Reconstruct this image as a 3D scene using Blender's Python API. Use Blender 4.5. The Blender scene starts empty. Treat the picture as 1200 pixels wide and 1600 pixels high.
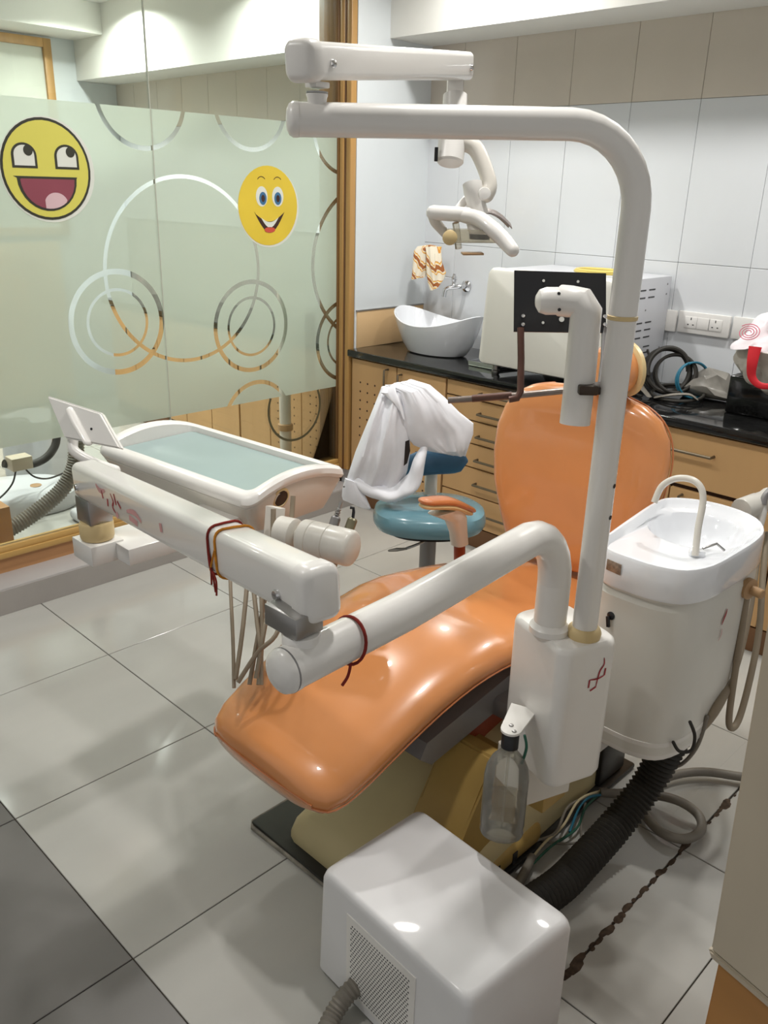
import bpy, bmesh, math, random
from mathutils import Vector, Matrix, noise as mnoise
PI = math.pi
random.seed(4)
S = bpy.context.scene
COL = S.collection
# ------------------------------------------------------------ camera
cam_d = bpy.data.cameras.new('camera'); cam = bpy.data.objects.new('camera', cam_d); COL.objects.link(cam)
cam_d.sensor_fit = 'HORIZONTAL'; cam_d.sensor_width = 36.0; cam_d.lens = 36.0*1325.22/1200.0
cam_d.clip_start = .02
yaw, pitch, roll = 2.3431154, 0.3638210, 0.0263003
fw = Vector((math.cos(pitch)*math.cos(yaw), math.cos(pitch)*math.sin(yaw), -math.sin(pitch)))
rt = fw.cross(Vector((0,0,1))).normalized(); up = rt.cross(fw)
r2 = rt*math.cos(roll) + up*math.sin(roll); u2 = -rt*math.sin(roll) + up*math.cos(roll)
M = Matrix((r2, u2, -fw)).transposed().to_4x4(); M.translation = Vector((3.12456, -1.20806, 1.56937))
cam.matrix_world = M
S.camera = cam
# ------------------------------------------------------------ world, exposure, lamps
W = bpy.data.worlds.new('world'); S.world = W; W.use_nodes = True
W.node_tree.nodes['Background'].inputs[0].default_value = (1.0, .99, .97, 1)
W.node_tree.nodes['Background'].inputs[1].default_value = .38
S.view_settings.view_transform = 'Standard'; S.view_settings.look = 'None'
S.view_settings.gamma = 1.0; S.view_settings.use_curve_mapping = False
S.view_settings.exposure = 0.0
DOWNLIGHTS = [(.71,1.68,13),(2.14,1.68,13),(-.75,1.68,24),(-2.2,1.68,26),(.75,.35,12),(2.1,.2,11),(-1.2,.3,24),(-2.2,.4,22),(1.4,-1.2,9),(-2.0,-1.1,20)]  # lamps behind the glass away from the soffit are added to brighten that cubicle
CEIL = 2.65
# ------------------------------------------------------------ materials
def nmat(name, col, rough=.5, metal=0., var=.04, scale=6., bump=0., coat=0., stretch=(1,1,1), spec=.5, trans=0., ior=1.45, alpha=1., col2=None, sharp=.0):
    m = bpy.data.materials.new(name); m.use_nodes = True; nt = m.node_tree; b = nt.nodes['Principled BSDF']
    tc = nt.nodes.new('ShaderNodeTexCoord'); mp = nt.nodes.new('ShaderNodeMapping'); nz = nt.nodes.new('ShaderNodeTexNoise')
    mp.inputs['Scale'].default_value = stretch; nz.inputs['Scale'].default_value = scale; nz.inputs['Detail'].default_value = 4
    nt.links.new(tc.outputs['Object'], mp.inputs[0]); nt.links.new(mp.outputs[0], nz.inputs['Vector'])
    rp = nt.nodes.new('ShaderNodeValToRGB')
    c2 = col2 or tuple(max(0,c*(1-2*var)) for c in col)
    rp.color_ramp.elements[0].position = .3+sharp; rp.color_ramp.elements[1].position = .7-sharp
    rp.color_ramp.elements[0].color = (*c2, 1); rp.color_ramp.elements[1].color = (*[min(1,c*(1+var*.5)) for c in col], 1)
    nt.links.new(nz.outputs[0], rp.inputs[0]); nt.links.new(rp.outputs[0], b.inputs['Base Color'])
    b.inputs['Roughness'].default_value = rough; b.inputs['Metallic'].default_value = metal
    b.inputs['Coat Weight'].default_value = coat; b.inputs['Coat Roughness'].default_value = .05
    b.inputs['Specular IOR Level'].default_value = spec; b.inputs['Transmission Weight'].default_value = trans
    b.inputs['IOR'].default_value = ior; b.inputs['Alpha'].default_value = alpha
    if bump:
        bp = nt.nodes.new('ShaderNodeBump'); bp.inputs['Strength'].default_value = bump; bp.inputs['Distance'].default_value = .004
        nt.links.new(nz.outputs[0], bp.inputs['Height']); nt.links.new(bp.outputs[0], b.inputs['Normal'])
    return m
def lin(r,g,b): return tuple(((c/255.)/12.92 if c/255.<=.04045 else ((c/255.+.055)/1.055)**2.4) for c in (r,g,b))
WHT = nmat('white_plastic', lin(232,229,224), .3, var=.02, coat=.4)
WH2 = nmat('warm_plastic', lin(216,211,201), .3, var=.03, coat=.3)
DIRT = nmat('white_case', lin(224,223,223), .38, var=.04, scale=3, coat=.15)
CREAM = nmat('cream_plastic', lin(214,190,140), .4, var=.05)
IVORY = nmat('yellowed_shell', lin(212,196,150), .4, var=.06, scale=3)
YEL_SHADED = nmat('yellow_shell_shaded', lin(172,142,78), .45, var=.08, scale=3)  # shell yellow, darkened to carry the shade on the base's right side
ORG = nmat('orange_vinyl', lin(212,140,84), .26, var=.06, scale=3.5, coat=.7, spec=.5)
ORG2 = nmat('orange_vinyl_side', lin(190,116,70), .3, var=.06, coat=.5)
RED = nmat('red_metal_cover', lin(150,62,32), .4, var=.05)
BLUE = nmat('blue_vinyl', lin(108,148,160), .25, var=.08, coat=.5)
BLUE2 = nmat('blue_vinyl_dark', lin(62,100,128), .4, var=.05)
CHR = nmat('chrome', (.75,.75,.76), .15, 1., var=.02)
STEEL = nmat('brushed_steel', (.42,.41,.40), .35, 1., var=.05)
GREY = nmat('grey_metal', lin(140,138,138), .4, .3, var=.04)
HGREY = nmat('handle_metal', lin(120,108,90), .4, .6, var=.04)
BRN = nmat('brown_rod', lin(96,66,56), .4, .3, var=.1, scale=30)
BLK = nmat('black_metal', (.012,.012,.014), .35, var=.05)
RUB = nmat('black_rubber', (.03,.027,.022), .6, var=.05)
HOSE = nmat('beige_hose', lin(152,138,118), .5, var=.06, scale=12)
HOSE2 = nmat('grey_hose', lin(128,122,112), .5, var=.08, scale=12)
WALLP = nmat('wall_paint', lin(222,227,229), .35, var=.01)
SOFF = nmat('soffit_paint', lin(235,234,228), .8, var=.01)
CEILM = nmat('ceiling_paint', lin(236,236,232), .85, var=.01)
TILEW = nmat('wall_tile_glaze', lin(222,225,228), .15, var=.012, scale=4, coat=.3)
TILEB = nmat('beige_wall_tile', lin(214,205,192), .22, var=.02, scale=4, coat=.2)
GRW = nmat('wall_grout', lin(168,164,156), .9, var=.1)
GRF = nmat('floor_grout', lin(66,58,50), .9, var=.2, scale=40)
DRT = nmat('joint_dirt', lin(84,68,54), .95, var=.3, scale=60)
WOOD = nmat('maple_laminate', lin(208,166,116), .42, var=.07, scale=3.5, stretch=(1,1,.12))
WOODH = nmat('maple_panel', lin(226,190,142), .4, var=.06, scale=3, stretch=(1,.15,1))
WDK = nmat('wood_post_brown', lin(132,96,56), .4, var=.15, scale=8, stretch=(2,2,.1))
GOLD = nmat('wood_post_gold', lin(196,152,92), .35, var=.12, scale=8, stretch=(2,2,.1))
RAILM = nmat('rail_wood', lin(200,160,95), .35, var=.1, scale=8, stretch=(2,.1,2))
SKIRT = nmat('skirting_wood', lin(196,146,100), .45, var=.1, scale=6, stretch=(2,.1,2))
GRAN = nmat('black_granite', (.012,.012,.012), .08, var=.4, scale=120, coat=.2)
KICK = nmat('kick_wood', lin(120,84,54), .5, var=.1, scale=5, stretch=(.2,1,1))
GAPM = nmat('cabinet_inside_dark', lin(60,34,20), .7, var=.1)
LEDG = nmat('grey_ledge_stone', lin(176,172,170), .25, var=.04, scale=5, stretch=(1,.3,1))
LEDF = nmat('ledge_face_stone', lin(165,160,155), .35, var=.04, scale=5)
CER = nmat('white_ceramic', lin(236,238,242), .08, var=.005, coat=.6)
CLOTH = nmat('white_cotton', lin(238,239,244), .85, var=.03, scale=14, bump=.3)
ENAM = nmat('white_enamel', lin(222,220,212), .3, var=.03, scale=3)
ENAG = nmat('grey_enamel', lin(205,206,210), .35, var=.02)
SOCK = nmat('socket_plastic', lin(232,230,226), .3, var=.01)
TANP = nmat('tan_plastic', lin(176,140,100), .4, var=.08)
BEIGE = nmat('beige_laminate', lin(196,184,164), .45, var=.06, scale=4, stretch=(1,1,.4))
NWOOD = nmat('brown_laminate', lin(188,134,74), .45, var=.1, scale=4, stretch=(.3,.3,1))
PLATE = nmat('dark_base_plate', lin(40,38,34), .35, var=.2, scale=8)
SILT = nmat('dusty_edge', lin(140,134,122), .8, var=.25, scale=30)
REDT = nmat('red_thread', lin(140,38,28), .8, var=.2, scale=80)
YELT = nmat('yellow_thread', lin(214,140,40), .8, var=.15, scale=80)
BAGW = nmat('white_bag_plastic', lin(236,228,232), .5, var=.04, scale=10, bump=.4)
BAGT = nmat('clear_bag_plastic', lin(196,190,180), .35, var=.12, scale=20, bump=.6)
BRED = nmat('red_ribbon', lin(214,36,48), .5, var=.05)
PINK = nmat('pink_print', lin(206,96,120), .5, var=.05)
SMUD = nmat('red_smudge', lin(170,50,60), .6, var=.2, scale=60)
SMUF = nmat('faint_red_smudge', lin(214,160,158), .5, var=.05, scale=60)
WIRE_B = nmat('blue_wire', lin(40,110,135), .5, var=.03)
WIRE_G = nmat('green_wire', lin(36,92,74), .5, var=.03)
WIRE_C = nmat('cream_wire', lin(200,186,150), .5, var=.03)
TUBEY = nmat('yellow_tube', lin(226,204,110), .3, var=.04)
EMY = nmat('emoji_yellow', lin(214,206,96), .4, var=.01)
EMY2 = nmat('emoji_golden_yellow', lin(226,196,60), .4, var=.05, scale=3)
EMO = nmat('emoji_outline', lin(54,54,44), .5, var=.02)
EMW = nmat('emoji_white', lin(220,222,212), .4, var=.01)
EMM = nmat('emoji_mouth_plum', lin(140,72,84), .4, var=.02)
EMT = nmat('emoji_tongue_pink', lin(212,180,184), .4, var=.02)
EMB = nmat('emoji_iris_blue', lin(60,110,150), .4, var=.03)
EMR = nmat('emoji_tongue_red', lin(200,80,60), .4, var=.03)
EMK = nmat('emoji_mouth_dark', lin(60,34,24), .4, var=.03)
def glassmat(name, tint, refl=.06, rough=0., fac=.0, diff=(.8,.8,.8)):
    m = bpy.data.materials.new(name); m.use_nodes = True; nt = m.node_tree; n = nt.nodes
    n.remove(n['Principled BSDF']); out = n['Material Output']
    t = n.new('ShaderNodeBsdfTransparent'); t.inputs[0].default_value = (*tint, 1)
    g = n.new('ShaderNodeBsdfGlossy'); g.inputs['Roughness'].default_value = rough
    fr = n.new('ShaderNodeFresnel'); fr.inputs[0].default_value = 1.45
    mx = n.new('ShaderNodeMixShader'); nt.links.new(fr.outputs[0], mx.inputs[0]); nt.links.new(t.outputs[0], mx.inputs[1]); nt.links.new(g.outputs[0], mx.inputs[2])
    last = mx
    if fac:
        d = n.new('ShaderNodeBsdfDiffuse'); d.inputs[0].default_value = (*diff, 1)
        nz = n.new('ShaderNodeTexNoise'); nz.inputs['Scale'].default_value = 12
        mr = n.new('ShaderNodeMapRange'); mr.inputs[3].default_value = fac*.8; mr.inputs[4].default_value = fac*1.2
        m2 = n.new('ShaderNodeMixShader'); nt.links.new(nz.outputs[0], mr.inputs[0]); nt.links.new(mr.outputs[0], m2.inputs[0])
        nt.links.new(mx.outputs[0], m2.inputs[1]); nt.links.new(d.outputs[0], m2.inputs[2]); last = m2
    nt.links.new(last.outputs[0], out.inputs[0]); return m
GLASS = glassmat('clear_glass', (.90,.95,.92))
BOTG = glassmat('bottle_plastic', (.93,.93,.90), fac=.14, diff=(.7,.68,.62))
WATER = glassmat('cloudy_water', (.86,.84,.76), fac=.12, diff=(.6,.56,.46))
SHLD = glassmat('clear_shield', (.92,.90,.84), fac=.12, diff=(.8,.76,.68))
# frosted film: a scattering film on the glass with rings left clear
RINGS = [(.515,1.037,.200,.011),(.515,1.037,.130,.006),(1.182,.962,.200,.010),(1.182,.962,.130,.006),(1.78,.84,.200,.010),(1.78,.84,.130,.006),
         (.852,1.222,.375,.008),(1.925,1.215,.372,.010),(.69,1.885,.190,.009),(1.21,1.90,.186,.009),(1.762,1.83,.200,.009),(1.20,.51,.190,.010)]
def film_material():
    m = bpy.data.materials.new('frosted_film'); m.use_nodes = True; nt = m.node_tree; n = nt.nodes
    n.remove(n['Principled BSDF']); out = n['Material Output']
    tc = n.new('ShaderNodeTexCoord'); sp = n.new('ShaderNodeSeparateXYZ'); nt.links.new(tc.outputs['Object'], sp.inputs[0])
    def mth(op, a, b=None, c=None):
        q = n.new('ShaderNodeMath'); q.operation = op
        for i, v in enumerate((a,b,c)):
            if v is None: continue
            if isinstance(v,(int,float)): q.inputs[i].default_value = v
            else: nt.links.new(v, q.inputs[i])
        return q.outputs[0]
    acc = None
    for cy, cz, r, w in RINGS:
        dy = mth('SUBTRACT', sp.outputs[1], cy); dz = mth('SUBTRACT', sp.outputs[2], cz)
        d = mth('SQRT', mth('ADD', mth('MULTIPLY', dy, dy), mth('MULTIPLY', dz, dz)))
        k = mth('LESS_THAN', mth('ABSOLUTE', mth('SUBTRACT', d, r)), w)
        acc = k if acc is None else mth('MAXIMUM', acc, k)
    d = n.new('ShaderNodeBsdfDiffuse'); d.inputs[0].default_value = (*lin(206,218,206), 1)
    t = n.new('ShaderNodeBsdfTranslucent'); t.inputs[0].default_value = (*lin(226,236,218), 1)
    g = n.new('ShaderNodeBsdfGlossy'); g.inputs['Roughness'].default_value = .04
    a1 = n.new('ShaderNodeMixShader'); a1.inputs[0].default_value = .5
    nt.links.new(d.outputs[0], a1.inputs[1]); nt.links.new(t.outputs[0], a1.inputs[2])
    tr0 = n.new('ShaderNodeBsdfTransparent'); a0 = n.new('ShaderNodeMixShader'); a0.inputs[0].default_value = .10
    nt.links.new(a1.outputs[0], a0.inputs[1]); nt.links.new(tr0.outputs[0], a0.inputs[2])
    fr = n.new('ShaderNodeFresnel'); fr.inputs[0].default_value = 1.35
    a2 = n.new('ShaderNodeMixShader'); nt.links.new(fr.outputs[0], a2.inputs[0]); nt.links.new(a0.outputs[0], a2.inputs[1]); nt.links.new(g.outputs[0], a2.inputs[2])
    tr = n.new('ShaderNodeBsdfTransparent'); a3 = n.new('ShaderNodeMixShader')
    nt.links.new(acc, a3.inputs[0]); nt.links.new(a2.outputs[0], a3.inputs[1]); nt.links.new(tr.outputs[0], a3.inputs[2])
    nt.links.new(a3.outputs[0], out.inputs[0]); return m
FILM = film_material()
def tile_material(name, col, rough, vein, bump=0):
    m = nmat(name, col, rough, var=vein, scale=2.2, stretch=(1.6,.5,1)); nt = m.node_tree
    oi = nt.nodes.new('ShaderNodeNewGeometry')          # world-position marbling so neighbouring tiles differ
    for l in list(nt.links):
        if l.to_node.type == 'MAPPING': nt.links.remove(l)
    mp = [q for q in nt.nodes if q.type == 'MAPPING'][0]
    nt.links.new(oi.outputs['Position'], mp.inputs[0]); return m
TFL = tile_material('light_marble_tile', lin(182,180,174), .12, .05)
TFD = tile_material('dark_grey_tile', lin(118,115,112), .35, .08)
# ------------------------------------------------------------ helpers
ORI = {}
def shade(me, ang=40):
    me.polygons.foreach_set('use_smooth', [True]*len(me.polygons))
    try: me.set_sharp_from_angle(angle=math.radians(ang))
    except Exception: pass
def obj(name, bm, mat, parent=None, smooth=True, mats=None):
    bmesh.ops.recalc_face_normals(bm, faces=bm.faces)
    if parent is None:
        xs=[v.co.x for v in bm.verts]; ys=[v.co.y for v in bm.verts]; zs=[v.co.z for v in bm.verts]
        o0 = Vector(((min(xs)+max(xs))/2, (min(ys)+max(ys))/2, min(zs)))
    else: o0 = ORI[parent.name]
    bmesh.ops.translate(bm, verts=bm.verts, vec=-o0)
    me = bpy.data.meshes.new(name); bm.to_mesh(me); bm.free()
    if smooth: shade(me)
    me.materials.append(mat)
    for m in (mats or []): me.materials.append(m)
    o = bpy.data.objects.new(name, me); COL.objects.link(o)
    if parent is None: o.location = o0
    else: o.parent = parent
    ORI[o.name] = o0
    return o
def tag(o, label, cat, group=None):
    o['label'] = label; o['category'] = cat
    if group: o['group'] = group
    return o
def thing(name, loc, label, cat, group=None):
    o = bpy.data.objects.new(name, None); COL.objects.link(o); o.location = loc; o.empty_display_size = .05
    ORI[o.name] = Vector(loc); return tag(o, label, cat, group)
def lab(o, s): o['label'] = s; return o
def struct(o): o['kind'] = 'structure'; return o
def stuff(o): o['kind'] = 'stuff'; return o
def B(): return bmesh.new()
def box(bm, a, b, bev=0., seg=2, rotz=0., mi=0):
    a = Vector(a); b = Vector(b); c = (a+b)/2; s = b-a
    m = Matrix.Translation(c) @ Matrix.Rotation(rotz, 4, 'Z') @ Matrix.Diagonal((*[abs(q) for q in s], 1))
    r = bmesh.ops.create_cube(bm, size=1, matrix=m); vs = r['verts']
    fs = {f for v in vs for f in v.link_faces}
    for f in fs: f.material_index = mi
    if bev:
        es = list({e for v in vs for e in v.link_edges})
        bmesh.ops.bevel(bm, geom=es, offset=bev, segments=seg, affect='EDGES', profile=.5)
    return vs
def obox(bm, c, size, ax, ay, bev=0., seg=2):      # box with its own axes
    ax = Vector(ax).normalized(); az = ax.cross(Vector(ay)).normalized(); ay = az.cross(ax)
    R = Matrix((ax, ay, az)).transposed().to_4x4()
    m = Matrix.Translation(Vector(c)) @ R @ Matrix.Diagonal((*size, 1))
    r = bmesh.ops.create_cube(bm, size=1, matrix=m)
    if bev:
        es = list({e for v in r['verts'] for e in v.link_edges})
        bmesh.ops.bevel(bm, geom=es, offset=bev, segments=seg, affect='EDGES', profile=.5)
    return r['verts']
def smooth_path(pts, n=6):
    P = [Vector(p) for p in pts]
    if len(P) < 3: return P
    out = []
    for i in range(len(P)-1):
        p0 = P[max(i-1,0)]; p1 = P[i]; p2 = P[i+1]; p3 = P[min(i+2,len(P)-1)]
        for k in range(n):
            t = k/n; out.append(.5*((2*p1)+(p2-p0)*t+(2*p0-5*p1+4*p2-p3)*t*t+(3*p1-p0-3*p2+p3)*t**3))
    out.append(P[-1]); return out
def frames(P):
    T = []
    for i in range(len(P)):
        d = P[min(i+1,len(P)-1)] - P[max(i-1,0)]; T.append(d.normalized() if d.length > 1e-9 else Vector((0,0,1)))
    u = T[0].cross(Vector((0,0,1)));
    if u.length < .1: u = T[0].cross(Vector((1,0,0)))
    u.normalize(); out = []
    for t in T:
        u = (u - t*u.dot(t)); u.normalize(); out.append((u.copy(), t.cross(u)))
    return T, out
def loft(bm, loops, caps=True, closed=True, cap0=True, cap1=True):
    R = [[bm.verts.new(p) for p in l] for l in loops]; n = len(R[0])
    for a, b in zip(R, R[1:]):
        for i in range(n if closed else n-1):
            j = (i+1) % n; bm.faces.new((a[i], a[j], b[j], b[i]))
    if caps and cap0: bm.faces.new(list(reversed(R[0])))
    if caps and cap1: bm.faces.new(R[-1])
    return R
def tube(bm, pts, r, seg=14, n=6, smooth=True, caps=True, round_end=False, flat=1.):
    P = smooth_path(pts, n) if smooth else [Vector(p) for p in pts]
    N = len(P); 
    if isinstance(r, (int,float)): rr = [r]*N
    else: rr = [r[min(int(i/(N-1)*(len(r)-1)), len(r)-2)]*(1-((i/(N-1)*(len(r)-1)) % 1 if i < N-1 else 1)) + r[min(int(i/(N-1)*(len(r)-1))+1, len(r)-1)]*((i/(N-1)*(len(r)-1)) % 1 if i < N-1 else 1) for i in range(N)]
    if round_end:
        d0 = (P[0]-P[1]).normalized(); d1 = (P[-1]-P[-2]).normalized(); r0 = rr[0]; r1 = rr[-1]; k = round_end if isinstance(round_end,float) else 1.
        A = [P[0]+d0*r0*k*math.cos(a) for a in (.25,.6,1.0,1.3)]; Ar = [r0*math.sin(a) for a in (.25,.6,1.0,1.3)]
        Z = [P[-1]+d1*r1*k*math.cos(a) for a in (1.3,1.0,.6,.25)]; Zr = [r1*math.sin(a) for a in (1.3,1.0,.6,.25)]
        P = A+P+Z; rr = Ar+rr+Zr
    T, F = frames(P); L = []
    for p, (u, v), q in zip(P, F, rr):
        L.append([p + (u*math.cos(2*PI*i/seg) + v*math.sin(2*PI*i/seg)*flat)*q for i in range(seg)])
    loft(bm, L, caps)
def ribbed(bm, pts, r, pitch, amp, seg=16, n=10):
    P = smooth_path(pts, n); L = [0]
    for a, b in zip(P, P[1:]): L.append(L[-1]+(b-a).length)
    tot = L[-1]; k = int(tot/pitch*2); Q = []; rr = []
    j = 0
    for i in range(k+1):
        s = tot*i/k
        while j < len(L)-2 and L[j+1] < s: j += 1
        t = (s-L[j])/max(1e-9, L[j+1]-L[j]); Q.append(P[j].lerp(P[j+1], t)); rr.append(r+(amp if i % 2 else -amp))
    T, F = frames(Q)
    loft(bm, [[p+(u*math.cos(2*PI*i/seg)+v*math.sin(2*PI*i/seg))*q for i in range(seg)] for p,(u,v),q in zip(Q,F,rr)])
def rod(bm, a, b, r, seg=16, r2=None, bev=0.):
    a = Vector(a); b = Vector(b); r2 = r if r2 is None else r2
    if bev: 
        d = (b-a).normalized(); tube(bm, [a, a+d*bev, b-d*bev, b], 1, seg, smooth=False)
        bm.verts.ensure_lookup_table(); vs = bm.verts[-4*seg:]
        rs = [r-bev, r, r2, r2-bev]
        for k in range(4):
            c = [a, a+d*bev, b-d*bev, b][k]
            for v in vs[k*seg:(k+1)*seg]: v.co = c + (v.co-c)*rs[k]
    else: 
        tube(bm, [a, b], 1, seg, smooth=False)
        bm.verts.ensure_lookup_table(); vs = bm.verts[-2*seg:]
        for v in vs[:seg]: v.co = a+(v.co-a)*r
        for v in vs[seg:]: v.co = b+(v.co-b)*r2
def sell(cx, cy, cz, ax, ay, w, h, n=28, p=2.6):      # superellipse loop, centre, half-axes vectors
    ax = Vector(ax); ay = Vector(ay); c = Vector((cx,cy,cz)); L = []
    for i in range(n):
        t = 2*PI*i/n; ct, st = math.cos(t), math.sin(t)
        L.append(c + ax*w*math.copysign(abs(ct)**(2/p), ct) + ay*h*math.copysign(abs(st)**(2/p), st))
    return L
def lathe(bm, prof, c, seg=24, sx=1., sy=1., axis=None):
    c = Vector(c); L = []
    if axis is None: u, v, w = Vector((1,0,0)), Vector((0,1,0)), Vector((0,0,1))
    else:
        w = Vector(axis).normalized(); u = w.cross(Vector((0,0,1)))
        if u.length < .1: u = w.cross(Vector((1,0,0)))
        u.normalize(); v = w.cross(u)
    for r, h in prof: L.append([c + (u*math.cos(2*PI*i/seg)*sx + v*math.sin(2*PI*i/seg)*sy)*max(r,1e-4) + w*h for i in range(seg)])
    loft(bm, L, True)
def prism(bm, poly, d):                            # flat polygon extruded by d
    d = Vector(d); loft(bm, [[Vector(p) for p in poly], [Vector(p)+d for p in poly]])
def screw(bm, c, ax, r, t=.003): 
    c = Vector(c); ax = Vector(ax).normalized(); lathe(bm, [(r,0),(r,t*.5),(r*.8,t),(r*.25,t*1.1)], c, 12, axis=ax)
# ------------------------------------------------------------ floor
GY = -.5901
f = B(); box(f, (-4.4,-2.6,-.06), (3.9,2.3,-.004)); floor = struct(obj('floor', f, GRF, smooth=False))
xs = [-4.2+.6*i for i in range(0,12)] + [2.395, 2.477, 2.680, 3.28, 3.88]
ys = [GY*j for j in range(4,-4,-1)][::-1]; ys = sorted([GY*j for j in range(-3,5)] + [2.29])
base = {}
def tilepiece(name, w, d, h, mat, parent, loc, axes='xy', cache=base):
    key = (round(w,3), round(d,3), mat.name, axes)
    if key not in cache:
        b = B(); s = {'xy':(w,d,h), 'xz':(w,h,d)}[axes]
        m = Matrix.Diagonal((*s,1)); bmesh.ops.create_cube(b, size=1, matrix=m)
        bmesh.ops.bevel(b, geom=list(b.edges), offset=.0012, segments=1, affect='EDGES')
        me = bpy.data.meshes.new(name); b.to_mesh(me); b.free(); me.materials.append(mat); cache[key] = me
    o = bpy.data.objects.new(name, cache[key]); COL.objects.link(o); o.parent = parent
    o.location = Vector(loc)-ORI[parent.name]; ORI[o.name] = Vector(loc); return o
for xa, xb in zip(xs, xs[1:]):
    for ya, yb in zip(ys, ys[1:]):
        dark = yb <= GY+.01; g = .0015
        if dark and xa < -1.3 or (xb < -.2 and ya < -1.3) or xb < -2.9: continue
        ga = .0035 if abs(xa-2.477) < .01 else g; gb = .0025 if abs(xb-2.477) < .01 else g
        w = xb-xa-ga-gb; d = yb-ya-2*g
        tilepiece('tile', w, d, .008, TFD if dark else TFL, floor, ((xa+ga+xb-gb)/2, (ya+yb)/2, -.004+random.uniform(0,.0004)))
# dirt packed in the widened joint
b = B()
for k in range(70):
    y = -.2+k*.0195+random.uniform(-.01,.01); r = random.uniform(.001,.0085)*(.35+.65*abs(math.sin(k*.33)))
    lathe(b, [(r*1.4,0),(r,.0012),(r*.3,.0016)], (2.479+random.uniform(-.004,.004), y, .0005), 8, sx=1, sy=random.uniform(1.2,3.2))
stuff(obj('joint_dirt', b, DRT, floor))
# ------------------------------------------------------------ tiled back wall, side wall, soffit, ceiling
YW = 2.262
b = B(); box(b, (-4.4,YW,-.06), (3.9,YW+.1,2.75)); wb = struct(obj('wall_back', b, GRW, smooth=False))
TW = .30275; zt = [.70,1.3146,1.9287,2.5428]
for k in range(-19, 9):
    for za, zb in zip(zt, zt[1:]):
        if k < -5 and za < 1.2: continue
        w = TW-.0016; h = zb-za-.0016
        tilepiece('wall_tile', w, h, .008, TILEW if za < 1.9 else TILEB, wb, (1.4172+(k+.5)*TW, YW-.004, (za+zb)/2), 'xz')
b = B(); box(b, (-.09,1.753,0), (0,YW-.008,CEIL)); ws = struct(obj('wall_side', b, WALLP, smooth=False))
b = B(); box(b, (0,1.765,.8136), (.008,YW-.010,.995), .001); lab(obj('wood_splashback', b, WOODH, ws), 'maple splashback strip above the worktop')
b = B(); box(b, (0,1.760,.995), (.011,YW-.010,1.001)); obj('edge_strip', b, STEEL, ws)
b = B(); box(b, (-4.4,1.959,2.222), (3.9,YW-.009,CEIL+.02)); struct(obj('trim_1', b, SOFF, smooth=False))
b = B(); box(b, (-4.4,-2.6,CEIL), (3.9,YW+.1,CEIL+.08)); ceil = struct(obj('ceiling', b, CEILM, smooth=False))
b = B(); box(b, (-3.05,-2.6,2.47), (-2.655,1.958,CEIL-.001)); struct(obj('trim_2', b, SOFF, smooth=False))
b = B(); box(b, (-3.15,-2.6,-.003), (-3.06,YW-.0095,2.221))
box(b, (-3.15,-2.6,2.221), (-3.06,1.958,CEIL-.001)); wl = struct(obj('wall_left', b, WALLP, smooth=False))
b = B(); box(b, (-3.0595,-2.6,0), (-3.045,1.70,1.16), .003); lab(obj('wood_panelling', b, WOODH, wl), 'maple panelling on the lower wall')
# far window with wooden frame beyond the glass
b = B(); wy0, wy1, wz0, wz1 = .6, 1.70, 1.7, 2.62
def ring_frame(b, x0, x1, y0, y1, z0, z1, t):
    box(b, (x0,y0,z0), (x1,y0+t,z1), .003); box(b, (x0,y1-t,z0), (x1,y1,z1), .003)
    box(b, (x0,y0+t,z1-t), (x1,y1-t,z1), .003); box(b, (x0,y0+t,z0), (x1,y1-t,z0+t), .003)
ring_frame(b, -3.06, -3.02, 1.05, 1.775, 1.2, 2.455, .055); win2 = struct(obj('window_2', b, GOLD))
PANE = nmat('pale_frosted_pane', lin(215,218,205), .3, var=.03)  # even pale colour for the frosted pane
b = B(); box(b, (-3.055,1.105,1.255), (-3.045,1.72,2.40)); obj('pane', b, PANE, win2)
# ------------------------------------------------------------ downlights
DL_LABELS = ['round downlight above the wash basin', 'round downlight above the cables on the worktop', 'round downlight behind the glass, nearest the wooden post', 'round downlight visible through the glass at the top left', 'round downlight above the instrument tray', 'round downlight above the equipment column', 'added unseen lamp behind the glass, above its middle', 'added unseen lamp farthest behind the glass', 'round downlight above the front edge of the light tiles', 'added unseen lamp behind the glass, nearest the camera side']
for i, (x, y, e) in enumerate(DOWNLIGHTS):
    if y > -.9 or True:
        t = thing('ceiling_downlight', (x,y,CEIL), DL_LABELS[i], 'downlight', 'recessed ceiling downlights')
        b = B(); lathe(b, [(.062,-.001),(.085,-.001),(.085,-.006),(.078,-.010),(.062,-.006)], (x,y,CEIL), 28); obj('trim_ring', b, WHT, t)
        em = bpy.data.materials.get('lamp_glow')
        if not em:
            em = bpy.data.materials.new('lamp_glow'); em.use_nodes = True; nt = em.node_tree; q = nt.nodes['Principled BSDF']
            q.inputs['Emission Color'].default_value = (1,.98,.94,1); q.inputs['Emission Strength'].default_value = 14
        b = B(); lathe(b, [(.060,-.003),(.060,-.0045)], (x,y,CEIL), 24); obj('diffuser', b, em, t)
        l = bpy.data.lights.new('downlight_lamp', 'AREA'); l.shape = 'DISK'; l.size = .12; l.energy = e; l.color = (1,.985,.955); l.spread = math.radians(150)
        lo = bpy.data.objects.new('downlight_lamp', l); COL.objects.link(lo); lo.location = (x,y,CEIL-.02)
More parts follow.
